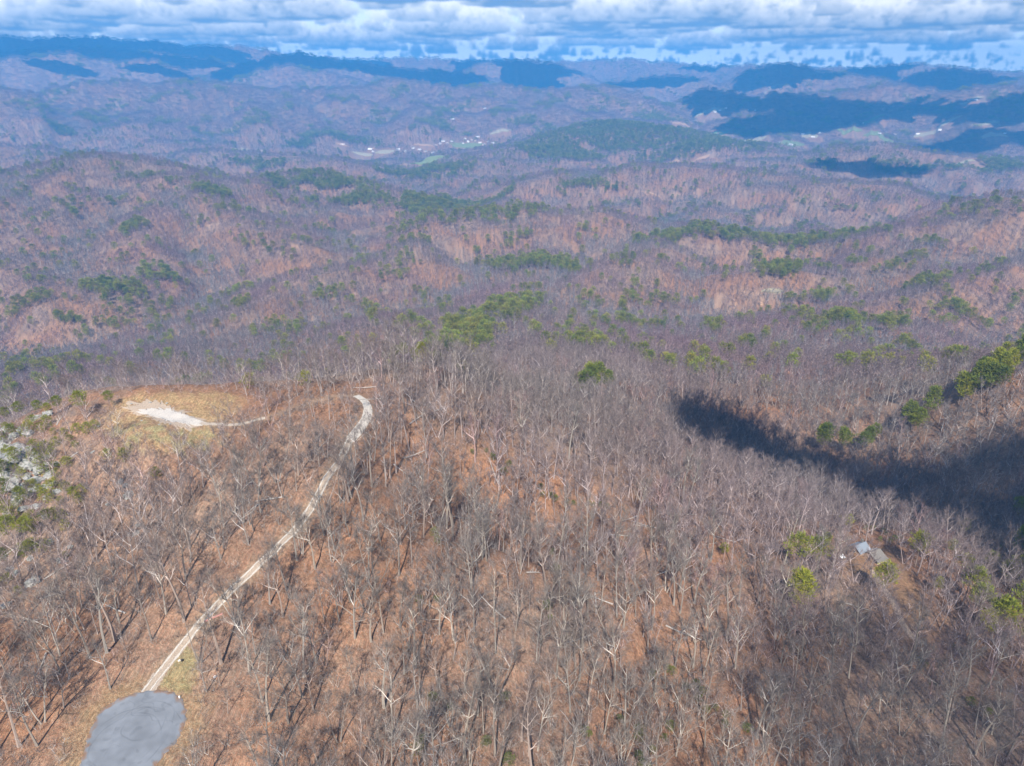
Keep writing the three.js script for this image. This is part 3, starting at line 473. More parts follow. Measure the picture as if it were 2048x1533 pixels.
// oaks with russet buds hold the slopes, pale grey poplars fill the coves and flats
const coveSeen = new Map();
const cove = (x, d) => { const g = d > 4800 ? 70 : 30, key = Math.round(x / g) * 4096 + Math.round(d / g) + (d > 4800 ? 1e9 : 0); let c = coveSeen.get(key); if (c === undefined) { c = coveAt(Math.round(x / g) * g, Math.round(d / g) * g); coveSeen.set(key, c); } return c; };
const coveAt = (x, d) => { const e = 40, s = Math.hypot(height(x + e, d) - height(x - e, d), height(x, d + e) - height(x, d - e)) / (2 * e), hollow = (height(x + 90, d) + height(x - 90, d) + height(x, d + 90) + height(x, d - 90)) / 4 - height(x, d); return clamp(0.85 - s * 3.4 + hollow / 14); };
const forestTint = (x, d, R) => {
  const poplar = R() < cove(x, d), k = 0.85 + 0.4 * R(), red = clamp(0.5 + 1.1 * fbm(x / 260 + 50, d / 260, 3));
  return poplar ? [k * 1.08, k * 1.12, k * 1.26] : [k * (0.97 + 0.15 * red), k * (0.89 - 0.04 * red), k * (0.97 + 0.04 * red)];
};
const spots = [], pineSpots = [], saplings = [];
{
  const R = rng(900);
  stepAz(R, 78, 540, 0.87, 5.45, (x, d, r) => {
    const o = openGround(x, d), dens = 0.80 + 0.9 * fbm(x / 34, d / 34, 3), rocky = x < -135 && d > 150 ? 0.45 : 1;
    if (o < (distSeg(x, d, trailSpur) < 4 ? 0.9 : d > 205 && distSeg(x, d, trailMain) < 5 ? 3 : d < 190 ? 3.2 : 2.0) + R() * 1.3 || R() > dens * rocky || inField(x, d, 1.3) || (d < 98 && x > -95 && x < -60 && R() < 0.85)) return;
    if (R() < pineShare(x, d)) return void pineSpots.push([x, d, r, 0.95 + R() * 0.45, Math.floor(R() * 3), R() * 6.28]);
    const w = R(), kind = x < -90 && d > 140 ? [3, 10, 12, 2, 3, 6, 12, 8][Math.floor(w * 8)] : [0, 0, 1, 1, 4, 4, 5, 5, 2, 6, 6, 3, 7, 7, 9, 10, 11, 11, 8, 12][Math.floor(w * 20)];
    spots.push([x, d, r, (0.62 + 0.6 * Math.pow(R(), 0.8)) * (x < -60 && d > 190 ? 0.72 : 1), kind, R() * 6.28]);
  });
  stepAz(R, 78, 420, 0.85, 3.5, (x, d, r) => { const o = openGround(x, d); if (o < (d < 190 ? 3 : 1.4) + R() || inField(x, d, 1.2) || R() > 0.8 + 0.6 * fbm(x / 22, d / 22, 2)) return; saplings.push([x, d, r, 0.6 + R() * 0.8, R() < 0.5 ? 0 : 1, R() * 6.28]); });
}
const up = new THREE.Vector3(0, 1, 0), tmpM = new THREE.Matrix4(), tmpQ = new THREE.Quaternion(), tmpE = new THREE.Euler(), tmpC = new THREE.Color();
function mass(parent, name, geo, material, list, tint) {   // many copies of one plant, as one mass
  if (!list.length) return;
  const m = new THREE.InstancedMesh(geo, material, list.length); m.name = name; m.castShadow = m.receiveShadow = true;
  list.forEach(([x, d, , s, , a, wide = 1], i) => {
    tmpE.set(0.05 * Math.sin(i * 7.1), a, 0.05 * Math.cos(i * 3.3)); tmpQ.setFromEuler(tmpE);
    tmpM.compose(new THREE.Vector3(x, ground(x, d), -d), tmpQ, new THREE.Vector3(s * wide, s, s * wide)); m.setMatrixAt(i, tmpM);
    const t = tint(x, d); m.setColorAt(i, tmpC.setRGB(t[0], t[1], t[2]));
  });
  m.userData.kind = 'stuff'; parent.add(m);
}
function massOf(name, label, category) { const g = new THREE.Group(); g.name = name; g.userData = { kind: 'stuff', label, category }; scene.add(g); return g; }
const numbers = {};
const numbered = (n) => { const k = numbers[n] = (numbers[n] ?? -1) + 1; return k ? n + '_' + String(k).padStart(3, '0') : n; };
function thing(name, label, category, group, x, d, turn = 0, y = ground(x, d)) { const o = new THREE.Group(); o.name = numbered(name); o.userData = { label, category }; if (group) o.userData.group = group; o.position.set(x, y, -d); o.rotation.y = turn; scene.add(o); return o; }
function part(name, geo, material, parent) { const m = new THREE.Mesh(geo, material); m.name = name; m.castShadow = m.receiveShadow = true; parent.add(m); return m; }
const inFrame = (x, d, h) => { const g = ground(x, d), a = seen(x, d, g), b = seen(x, d, g + h); return b[0] > -20 && b[0] < 2068 && a[1] > 0 && b[1] < 1533; };
const cabinAt = hit(1735, 1113);
const place = (x, d) => distPoly(x, d, paved) < 14 ? 'beside the paved turnaround' : Math.hypot(x - cabinAt[0], d - cabinAt[1]) < 42 ? 'in the woods round the cabin' : Math.min(distSeg(x, d, trailMain), distSeg(x, d, trailSpur)) < 9 ? 'close beside the gravel trail' : distPoly(x, d, meadow) < 16 ? 'at the edge of the grassy clearing' : x < -95 ? 'on the rocky side of the knoll' : d > 175 ? 'on the slope below the trail bend' : 'on the slope between turnaround and cabin';
const looks = { straight: 'straight leafless tree', spreading: 'spreading leafless tree', forked: 'leafless tree forked at the base', slender: 'slender leafless tree' };
{
  const order = spots.map((s, i) => [i, inFrame(s[0], s[1], 12) ? hardwoods[s[4]].h * s[3] / s[2] : 0]).sort((a, b) => b[1] - a[1]), single = new Set(order.slice(0, 300).filter((o) => o[1] > 0).map((o) => o[0]));
  const tints = Array.from({ length: 6 }, (_, i) => { const m = woodMat.clone(); m.name = 'bark and twigs ' + i; m.color.setRGB(...[[1, 1, 1], [1.15, 1.1, 1.05], [0.85, 0.8, 0.78], [1.12, 0.98, 0.95], [1.3, 1.27, 1.24], [0.95, 0.93, 0.95]][i]); return m; });
  const bare = new Map(), tones = ['', 'pale grey ', 'dark ', 'reddish ', 'whitish ', 'grey '];
  for (const i of single) {
    const [x, d, , s, kind, a] = spots[i], m = tints[i % 6], key = kind + '/' + (i % 6);
    let t = bare.get(key), look = looks[hardwoods[kind].look];
    const label = tones[i % 6] + (s > 1.05 ? 'large ' : s < 0.8 ? 'small ' : '') + look + ' ' + place(x, d);
    if (!t) { t = thing('bare_tree', label, 'tree', 'leafless trees on the hillside', x, d, a); part('trunk', hardwoods[kind].wood, m, t); part('crown', hardwoods[kind].fine, m, t); bare.set(key, t); }
    else { t = t.clone(); t.name = numbered('bare_tree'); t.userData = { label, category: 'tree', group: 'leafless trees on the hillside' }; t.position.set(x, ground(x, d), -d); t.rotation.set(0, a, 0); scene.add(t); }
    t.scale.setScalar(s);
  }
  const R = rng(901), rest = spots.filter((_, i) => !single.has(i)), wood = massOf('bare_forest', 'grey leafless forest covering the slopes and hills', 'forest');
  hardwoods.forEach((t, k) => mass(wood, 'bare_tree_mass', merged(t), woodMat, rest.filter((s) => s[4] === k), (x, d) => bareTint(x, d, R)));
  const far = [[], [], [], []], farP = [[], []];
  const scatter = (r0, r1, gap, s0, half, wide = 1) => stepAz(R, r0, r1, half, gap, (x, d, r) => {
    if (inField(x, d, 1.05)) return;
    const e = pineShare(x, d), stray = 0.012 + 0.16 * smooth(0.22, 0.42, fbm(x / 170 + 20, d / 170, 3));
    if (R() < Math.max(e, stray)) farP[R() < 0.5 ? 0 : 1].push([x, d, r, s0 * (0.75 + R() * 0.5), 0, R() * 6.28, wide]);
    else if (R() < 0.62 + 0.42 * cove(x, d) + 0.5 * fbm(x / 70, d / 70, 2)) far[Math.floor(R() * 4)].push([x, d, r, s0 * (0.75 + R() * 0.45), 0, R() * 6.28, wide]);
  });
  scatter(540, 1500, (r) => 5.3 + (r - 540) / 900, 1, 0.74); scatter(1500, 3200, 7.2, 1.05, 0.71, 1.15); scatter(3200, 5000, 11, 1.2, 0.7, 1.35);
  const grove = (seed, make, n) => { const Q = rng(seed), one = make(), P = [], K = [], Nn = [], v = new THREE.Vector3(); for (let i = 0; i < n; i++) { const a = Q() * 6.28, rr = 15 * Math.sqrt((i + 0.5) / n), th = i * 2.4, m = new THREE.Matrix4().compose(new THREE.Vector3(rr * Math.cos(th), -1, rr * Math.sin(th)), new THREE.Quaternion().setFromAxisAngle(up, a), new THREE.Vector3().setScalar(0.8 + 0.5 * Q())), nm = new THREE.Matrix3().getNormalMatrix(m), p = one.attributes.position, q = one.attributes.normal; for (let j = 0; j < p.count; j++) { v.fromBufferAttribute(p, j).applyMatrix4(m); P.push(v.x, v.y, v.z); v.fromBufferAttribute(q, j).applyMatrix3(nm).normalize(); Nn.push(v.x, v.y, v.z); } K.push(...one.attributes.color.array); } const g = new THREE.BufferGeometry(); g.setAttribute('position', new THREE.Float32BufferAttribute(P, 3)); g.setAttribute('color', new THREE.Float32BufferAttribute(K, 3)); g.setAttribute('normal', new THREE.Float32BufferAttribute(Nn, 3)); return g; };
  const groves = [[], []], pineGroves = [];   // stands of eight trees each, far off
  stepAz(R, 5000, 11400, 0.69, (r) => 21 + (r - 5000) / 700, (x, d, r) => { if (inField(x, d, 1.05)) return; if (pineShare(x, d) > 0 || fbm(x / 300 + 31, d / 300, 3) > 0.3) pineGroves.push([x, d, r, 0.9 + R() * 0.4, 0, R() * 6.28]); else groves[R() < 0.5 ? 0 : 1].push([x, d, r, 0.9 + R() * 0.35, 0, R() * 6.28]); });
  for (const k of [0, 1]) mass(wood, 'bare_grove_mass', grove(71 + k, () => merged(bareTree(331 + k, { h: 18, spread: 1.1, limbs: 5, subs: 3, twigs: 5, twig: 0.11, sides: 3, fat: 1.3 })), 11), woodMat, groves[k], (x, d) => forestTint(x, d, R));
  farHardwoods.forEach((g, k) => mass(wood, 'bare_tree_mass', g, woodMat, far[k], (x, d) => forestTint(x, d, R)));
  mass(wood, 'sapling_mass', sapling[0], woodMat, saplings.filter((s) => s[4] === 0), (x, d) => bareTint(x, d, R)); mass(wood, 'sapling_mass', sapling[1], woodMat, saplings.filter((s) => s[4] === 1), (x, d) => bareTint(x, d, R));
  const evergreen = massOf('pine_forest', 'dark green pines scattered in stands through the far forest', 'forest'), pineTint = (x, d) => { const k = 0.85 + 0.55 * R(), w = R() * 0.3; return [k * (0.95 + w), k, k]; };
  mass(evergreen, 'pine_grove_mass', grove(75, () => merged(pine(431, { h: 17, clumps: 12, sprays: 10, size: 2.2, width: 0.22, low: 0.35 })), 8), needleMat, pineGroves, pineTint);
  farPines.forEach((g, k) => mass(evergreen, 'pine_mass', g, needleMat, farP[k], pineTint));
  console.log('groves', groves.map((g) => g.length).join(), pineGroves.length, 'trees', spots.length, 'single', single.size, 'saplings', saplings.length, 'far', far.map((f) => f.length).join(), 'pines', pineSpots.length, farP.map((f) => f.length).join(), 'tris', hardwoods.map((t) => (t.wood.attributes.position.count + t.fine.attributes.position.count) / 3).join(), farHardwoods.map((g) => g.attributes.position.count / 3).join(), pines.map((t) => (t.wood.attributes.position.count + t.fine.attributes.position.count) / 3).join());
}

// ---------- evergreens near by ----------
const woodOf = { pine: woodMat, needles: needleMat };
const needleTints = [[1, 1, 1], [1.35, 1.25, 1], [0.75, 0.8, 0.9], [1.6, 1.4, 0.9]].map((c, i) => { const m = needleMat.clone(); m.name = 'pine needles ' + i; m.color.setRGB(...c); return m; });
const protos = new Map();
function plant(kind, shapes, k, tone, label, category, group, x, d, s, a) {
  const key = kind + k + tone; let t = protos.get(key);
  if (!t) { t = thing(kind, label, category, group, x, d, a); part('trunk', shapes[k].wood, woodMat, t); part('crown', shapes[k].fine, needleTints[tone], t); protos.set(key, t); }
  else { t = t.clone(); t.name = numbered(kind); t.userData = { label, category, group }; t.position.set(x, ground(x, d), -d); t.rotation.set(0, a, 0); scene.add(t); }
  t.scale.setScalar(s); return t;
}
{
  const R = rng(77);
  // pines one can pick out: foot of the stem in the photograph, height in metres
  const cabinPines = [[1588, 1150, 13, 'beside the cabin woods'], [1628, 1150, 12, ''], [1594, 1240, 15, ''], [1760, 1200, 12, ''], [1830, 1135, 12, ''], [1992, 1290, 14, ''], [1962, 1290, 10, ''], [1935, 1215, 13, ''], [1950, 1245, 12, ''], [1447, 1118, 5, ''], [1690, 1072, 8, ''], [1650, 1100, 6, ''], [1925, 1075, 7, ''], [2030, 1060, 12, ''], [2010, 1180, 10, ''], [2035, 1130, 13], [2044, 1190, 14], [2040, 1250, 13], [2046, 1310, 12], [1975, 1150, 8], [1900, 1120, 7], [1920, 1160, 9], [1870, 1190, 6], [1985, 1270, 9]];
  for (const [u, v, h] of cabinPines) { const [x, d] = hit(u, v), k = Math.floor(R() * 3); plant('pine_tree', pines, k, R() < 0.5 ? 1 : 3, 'yellow green pine among bare trees near the cabin', 'pine tree', 'pines near the cabin', x, d, 1.35 * h / pines[k].h, R() * 6); }
  const knollPines = [[170, 842, 11], [120, 832, 7.5], [80, 838, 7], [222, 820, 7], [45, 845, 8], [15, 850, 7], [35, 945, 9], [15, 1020, 11], [48, 1020, 8], [25, 1100, 11], [60, 1090, 9], [150, 1010, 6], [100, 1060, 7], [10, 975, 10], [15, 1140, 7], [100, 838, 6], [28, 885, 7]];
  for (const [u, v, h] of knollPines) { const [x, d] = hit(u, v), k = 1; plant('pine_tree', pines, k, R() < 0.5 ? 0 : 1, (h > 8 ? 'tall' : 'small') + ' wind bent pine ' + (v < 860 ? 'on the crest of the knoll' : 'among the rocks below the knoll crest'), 'pine tree', 'pines on the rocky knoll edge', x, d, h / pines[k].h, R() * 6); }
  const bushes = [[60, 868, 4], [50, 872, 3.5], [70, 905, 4], [78, 918, 3.5], [62, 925, 3], [128, 872, 2.5], [175, 868, 3.6], [155, 866, 3], [190, 860, 3], [248, 925, 4], [215, 918, 3], [312, 955, 3], [45, 960, 3.5], [110, 1040, 3.5], [165, 990, 3], [158, 1008, 3], [15, 1165, 2.4], [38, 1190, 2.2], [40, 1112, 2], [133, 1118, 2], [150, 895, 2], [100, 905, 2], [85, 865, 3], [25, 865, 3], [10, 885, 3], [132, 1062, 3], [70, 1060, 3], [30, 1040, 4], [500, 775, 5], [610, 770, 5], [80, 990, 3], [55, 1000, 3], ...Array.from({ length: 48 }, () => [R() * 140, 850 + R() * 270, 1.8 + R() * 2.2])];
  for (const [u, v, h] of bushes) { const [x, d] = hit(u, v), k = Math.floor(R() * 2); plant('young_pine', bushPines, k, R() < 0.6 ? 1 : 3, (h > 3.2 ? 'broad' : h > 2.5 ? 'rounded' : 'tiny') + ' bushy young pine growing ' + (v < 880 ? 'along the knoll crest' : v < 1000 ? 'among the outcrop rocks' : 'on the slope under the outcrop'), 'shrub', 'young pines among the rocks', x, d, h / bushPines[k].h * 1.25, R() * 6); }
  const laurels = [[1085, 985], [1100, 992], [1120, 1000], [1150, 1008], [1175, 1012], [1200, 1015], [1010, 940], [985, 925], [960, 905], [1370, 1370], [1385, 1385], [1398, 1400], [1350, 1350], [1410, 1420], [1300, 1345], [870, 1082], [862, 1210], [1110, 1110], [1100, 1140], [1010, 1400], [1160, 1480], [1260, 1470], [1285, 1500], [1265, 1525], [1330, 1470], [1080, 1220], [1740, 1065], [1760, 1070], [1775, 1085], [1790, 1080], [1840, 1330], [1880, 1380], [1960, 1420], [1980, 1130], [2000, 1100], [1900, 1300], [1455, 1440], [1490, 1480], [820, 1500], [880, 1400], [1000, 1510]];
  for (const [u, v] of laurels) for (let i = 0; i < 2; i++) { const p = hit(u, v), x = p[0] + (R() - 0.5) * 6, d = p[1] + (R() - 0.5) * 6, k = Math.floor(R() * 2); plant('evergreen_shrub', bushPines, k, R() < 0.6 ? 0 : 2, 'dark evergreen shrub under bare trees ' + (Math.hypot(x - cabinAt[0], d - cabinAt[1]) < 45 ? 'round the cabin' : d > 175 ? 'in the row across the upper slope' : x > 35 ? 'in the shaded dip below the cabin' : 'on the sunny leaf covered slope'), 'shrub', 'evergreen shrubs in the understorey', x, d, (1.8 + R() * 1.6) / bushPines[k].h, R() * 6); }
  for (const [x, d, , s0, k, a] of pineSpots) { const s = d < 335 ? s0 * 0.5 : s0; plant('pine_tree', pines, k, [1, 0, 3, 2][Math.floor(R() * 4)], d > 330 && x > 150 ? (s > 1.2 ? 'tall' : s < 1.05 ? 'short' : 'full') + ' green pine on the spur ' + (x > 265 ? 'crest' : 'end') + ' beyond the shaded hollow' : d < 335 ? 'green pine in the clump on the ridge crest behind the trail bend' : 'green pine beside the dirt track on the far ridge', 'pine tree', d > 330 && x > 150 ? 'pines on the spur' : d < 335 ? 'pines on the ridge crest' : 'pines by the dirt track', x, d, s, a); }
}
// ---------- rocks ----------
{
  const R = rng(55), rocks = Array.from({ length: 5 }, (_, k) => {
    const g = new THREE.IcosahedronGeometry(1, 3), p = g.attributes.position, c = [];
    for (let i = 0; i < p.count; i++) { let x = p.getX(i), y = p.getY(i), z = p.getZ(i); const f = 1 + 0.32 * n3(x * 1.3 + k * 9, y * 1.3, z * 1.3) + 0.12 * n3(x * 4, y * 4 + k * 5, z * 4), cut = Math.min(1, 0.78 / Math.max(0.3, Math.abs(x * 0.8 + y * 0.5 + z * 0.3))); p.setXYZ(i, x * f * cut * 1.25, y * f * cut * 0.72, z * f * cut); const l = n3(x * 3 + k, y * 3, z * 3), q = 0.9 + 0.2 * n3(x * 9, y * 9, z * 9); c.push((l > 0.25 ? 0.23 : 0.31) * q, (l > 0.25 ? 0.24 : 0.305) * q, (l > 0.25 ? 0.205 : 0.29) * q); }
    g.setAttribute('color', new THREE.Float32BufferAttribute(c, 3)); g.computeVertexNormals(); return g;
  });
  const rockMat = new THREE.MeshStandardMaterial({ name: 'lichened rock', vertexColors: true, roughness: 0.95, bumpMap: litterBump, bumpScale: 0.1 });
  const boulder = (u, v, s, label, group) => { const [x, d] = hit(u, v), m = new THREE.Mesh(rocks[Math.floor(R() * 5)], rockMat); m.name = numbered('boulder'); m.userData = { label, category: 'rock', group }; m.position.set(x, ground(x, d) + s * 0.15, -d); m.rotation.set((R() - 0.5) * 0.6, R() * 6, (R() - 0.5) * 0.6); m.scale.set(s * (0.8 + R() * 0.5), s * (0.7 + R() * 0.5), s * (0.8 + R() * 0.4)); m.castShadow = m.receiveShadow = true; scene.add(m); };
  const ledge = [[8, 892, 2.6], [22, 900, 2.4], [38, 895, 1.8], [15, 918, 3.4], [32, 922, 3.2], [50, 915, 1.6], [58, 905, 1.8], [74, 912, 2.0], [82, 922, 1.6], [20, 938, 2.6], [45, 938, 1.8], [68, 935, 2.0], [76, 945, 1.5], [92, 932, 1.2], [30, 955, 2.2], [55, 955, 1.3], [60, 870, 1.5], [45, 862, 1.4], [30, 875, 1.8], [12, 865, 2.0], [72, 838, 1.4], [95, 832, 1.6], [40, 990, 1.7], [65, 985, 1.5], [25, 975, 2.2], [10, 950, 2.4], [85, 960, 1.0], [50, 1020, 1.6], [75, 1015, 1.3], [20, 1030, 1.4], [95, 995, 0.9], [40, 908, 2.2], [62, 925, 2], [85, 940, 1.7], [100, 950, 1.4], [70, 965, 1.8], [88, 978, 1.4], [105, 970, 1.2], [55, 975, 1.7], [95, 915, 1.3], [110, 930, 1], [35, 1005, 1.5], [60, 1040, 1.2], [90, 1035, 1.1], [115, 985, 0.9]];
  for (const [u, v, s] of ledge) boulder(u, v, s * 1.15, (s > 2.4 ? 'massive ' : s > 1.7 ? 'large ' : 'small ') + 'pale lichened boulder ' + (v < 880 ? 'on the crest of' : v < 950 ? 'in the middle of' : 'at the foot of') + ' the knoll outcrop', 'rock outcrop on the knoll edge');
  for (const [u, v, s] of [[256, 992, 1.5], [240, 965, 0.9], [250, 972, 0.8], [278, 1052, 1.0], [272, 1068, 1.0], [65, 1168, 1.6], [72, 1160, 1.2], [122, 1122, 1.1], [20, 1140, 1.2], [30, 1148, 0.9], [12, 1212, 1.1], [60, 1118, 0.9], [100, 1085, 0.9], [140, 1095, 0.7], [198, 852, 0.6], [185, 905, 0.6], [10, 1115, 0.8], [215, 1010, 0.6]]) boulder(u, v, s, 'grey boulder lying alone in the leaf litter', 'boulders on the hillside');
  for (const [u, v] of [[262, 808], [300, 806], [333, 807], [318, 850], [340, 849], [283, 842]]) boulder(u, v, 0.35, 'small white stone at the rim of the gravel pad', 'stones round the gravel pad');
}
// ---------- fallen trunks ----------
{
  const R = rng(88), logs = Array.from({ length: 4 }, (_, k) => { const w = new Shape3(), [p] = grow([0, 0, 0], [1, 0.02, 0.1 * k], 6 + k * 1.7, 5, 0.12, 0, R); w.tube(p, p.map((_, i) => 0.24 * (1 - 0.13 * i)), 7, [0.36, 0.33, 0.30]); for (let i = 1; i < 5; i++) { const [q] = grow(p[i], unit([0.6, 0.5 + R() * 0.5, (R() - 0.5) * 2]), 1 + R() * 1.4, 2, 0.3, 0, R); w.tube(q, [0.07, 0.05, 0.02], 3, [0.40, 0.37, 0.34]); } return w.geometry(); });
  let n = 0;
  while (n < 46) {
    const a = -0.8 + 1.6 * R(), r = 112 + 170 * Math.sqrt(R()), x = r * Math.sin(a), d = r * Math.cos(a); if (openGround(x, d) < 6 || !inFrame(x, d, 2)) { R(); continue; }
    const k = n % 4, t = R() * 6.28, L = 6 + k * 1.7, m = new THREE.Mesh(logs[k], woodMat), ex = x + L * Math.cos(t), ed = d + L * Math.sin(t), y0 = ground(x, d), y1 = ground(ex, ed);
    m.name = numbered('fallen_log'); m.userData = { label: ['short', 'stout', 'long', 'very long'][k] + ' grey fallen trunk lying ' + place(x, d), category: 'log', group: 'fallen trunks in the leaf litter' }; m.position.set(x, y0 + 0.18, -d); m.rotation.set(0, t, Math.atan2(y1 - y0, L), 'YXZ'); m.castShadow = m.receiveShadow = true; scene.add(m); n++;
  }
}
// ---------- the cabin ----------
{
  const [cx, cd] = cabinAt, turn = 26 * Math.PI / 180, o = thing('cabin', 'weathered two part cabin with a bluish metal roof and a grey front roof', 'house', null, cx, cd, turn);
  const boards = mat('weathered boards', [0.30, 0.22, 0.16]), dark = mat('dark board', [0.20, 0.15, 0.115]), metal = new THREE.MeshStandardMaterial({ name: 'dull metal roofing', color: C(0.17, 0.195, 0.225), roughness: 0.85, metalness: 0 }), shingle = mat('grey shingles', [0.25, 0.235, 0.22], gravelMap), trimMat = mat('pale painted trim', [0.68, 0.66, 0.62]), glass = new THREE.MeshStandardMaterial({ name: 'window glass', color: C(0.03, 0.035, 0.04), roughness: 0.12 });
  const box = (w, h, l, x, y, z) => { const g = new THREE.BoxGeometry(w, h, l); g.translate(x, y, z); return g; };
  const body = (W, H, L, x, z, top) => { const s = new THREE.Shape([[-L / 2, -1.2], [L / 2, -1.2], [L / 2, H], [0, top], [-L / 2, H]].map((p) => new THREE.Vector2(...p))), g = new THREE.ExtrudeGeometry(s, { depth: W, bevelEnabled: false }); g.rotateY(-Math.PI / 2); g.translate(x + W / 2, 0, z); return g; };
  const slope = (W, L, H, top, x, z, side) => { const run = L / 2 + 0.6, drop = (top - H) * run / (L / 2), len = Math.hypot(run, drop), g = new THREE.BoxGeometry(W + 0.9, 0.12, len); g.translate(0, 0.08, len / 2); g.rotateX(Math.atan2(drop, run)); if (side < 0) g.rotateY(Math.PI); g.translate(x, top, z); return g; };
  const back = part('wall', body(5.6, 2.6, 5.2, -1.3, -3.2, 4.3), boards, o); part('wall', body(5.4, 2.2, 4.6, 1.2, 1.75, 3.4), boards, o);
  for (const s of [1, -1]) { const a = part('roof', slope(5.6, 5.2, 2.6, 4.3, -1.3, -3.2, s), metal, o); for (let i = -3; i <= 3; i++) { const g = new THREE.BoxGeometry(0.06, 0.06, 3.8); g.translate(i * 0.9, 0.17, 1.9); g.rotateX(Math.atan2(1.7, 2.6)); if (s < 0) g.rotateY(Math.PI); g.translate(-1.3, 4.3, -3.2); part('seam', g, metal, a); } part('roof', slope(5.4, 4.6, 2.2, 3.4, 1.2, 1.75, s), shingle, o); }
  part('chimney', box(0.7, 2.2, 0.7, 0.6, 4.4, -4.0), mat('chimney stone', [0.26, 0.24, 0.22], gravelMap), o);
  part('porch_deck', box(5.6, 0.18, 1.9, 1.3, 0.25, 5.0), dark, o); part('porch_roof', (() => { const g = new THREE.BoxGeometry(6.2, 0.1, 1.9); g.rotateX(0.2); g.translate(1.2, 1.78, 5.4); return g; })(), shingle, o);
  for (let i = 0; i < 6; i++) part('porch_post', box(0.14, 1.35, 0.14, -1.3 + i * 1.02, 0.95, 5.85), trimMat, o);
  part('porch_rail', box(5.3, 0.1, 0.1, 1.25, 0.95, 5.75), trimMat, o);
  for (let i = 0; i < 3; i++) part('step', box(1.4, 0.15, 0.35, 1.6, 0.05 - i * 0.2, 6.15 + i * 0.35), dark, o);
  const dr = part('door', box(0.95, 2.0, 0.08, 1.6, 1.3, 4.08), dark, o); part('handle', new THREE.SphereGeometry(0.05, 8, 6).translate(1.95, 1.3, 4.16), metal, dr);
  for (const x of [-0.3, 3.4]) { const w = part('window', box(0.9, 1.0, 0.08, x, 1.45, 4.08), trimMat, o); part('pane', box(0.76, 0.86, 0.04, x, 1.45, 4.13), glass, w); }
  const w2 = part('window', box(0.08, 1.0, 0.9, -4.12, 1.5, -3.2), trimMat, o); part('pane', box(0.04, 0.86, 0.76, -4.17, 1.5, -3.2), glass, w2);
  const [sx, sd] = hit(1683, 1121), sh = thing('shed', 'small white roofed shed near the cabin', 'shed', null, sx, sd, 0.3);
  part('wall', box(1.6, 1.9, 1.6, 0, 0.8, 0), dark, sh); part('roof', (() => { const g = new THREE.BoxGeometry(2.0, 0.1, 2.1); g.rotateX(0.22); g.translate(0, 1.95, 0); return g; })(), mat('white sheet roof', [0.75, 0.76, 0.76]), sh); part('door', box(0.7, 1.5, 0.05, 0, 0.75, 0.83), boards, sh);
}
// ---------- houses in the valley ----------
{
  const R = rng(66), wallM = [[0.72, 0.70, 0.66], [0.62, 0.56, 0.48], [0.78, 0.78, 0.76]].map((c, i) => mat('house wall ' + i, c)), roofM = [[0.62, 0.62, 0.62], [0.30, 0.28, 0.27], [0.72, 0.72, 0.72], [0.40, 0.27, 0.22]].map((c, i) => mat('house roof ' + i, c)), pane = mat('dark window', [0.05, 0.06, 0.07]);
  const places = { 'pale roofed house in the valley hamlet beside the pasture': [[872, 292], [880, 289], [886, 284], [894, 287], [903, 284], [926, 288], [936, 285], [943, 281], [951, 283], [960, 287], [968, 291], [976, 285], [986, 288], [796, 301], [811, 304], [826, 298], [839, 301], [851, 304], [866, 307], [955, 276], [930, 279]], 'pale house in the small clearing under the wooded hills': [[470, 302], [500, 305], [515, 308], [523, 304], [685, 290], [740, 300], [746, 305], [970, 218], [905, 240]], 'white house in the open fields of the far basin': [[1440, 222], [1452, 218], [1430, 226], [1606, 270], [1640, 268], [1626, 276], [1766, 262], [1773, 266], [1758, 268], [1790, 270], [1726, 248], [1560, 287], [1582, 291], [1510, 222], [1496, 221], [1540, 176], [1562, 178], [1936, 202], [1952, 201], [2010, 268], [1880, 262], [1835, 270]] };
  const wallG = new THREE.BoxGeometry(1, 1, 1); wallG.translate(0, 0.5, 0);
  const roofG = new THREE.ExtrudeGeometry(new THREE.Shape([[-0.56, 0], [0.56, 0], [0, 0.5]].map((p) => new THREE.Vector2(...p))), { depth: 1.08, bevelEnabled: false }); roofG.translate(0, 0.99, -0.54); roofG.rotateY(Math.PI / 2);
  const winG = new THREE.BoxGeometry(0.1, 0.3, 0.04);
  for (const [label, list] of Object.entries(places)) for (const [u, v] of list) {
    const [x, d] = hit(u, v), o = thing('house', label, 'house', label.replace('house', 'houses'), x, d, R() * 3), L = 17 + R() * 10, Wd = 11 + R() * 4, H = 6 + R() * 2;
    part('wall', wallG, wallM[Math.floor(R() * 3)], o); part('roof', roofG, roofM[Math.floor(R() * 4)], o);
    for (const q of [-0.3, 0.3]) { const w = part('window', winG, pane, o); w.position.set(q, 0.55, 0.5); }
    o.scale.set(L, H, Wd); o.position.y += 1;
  }
}
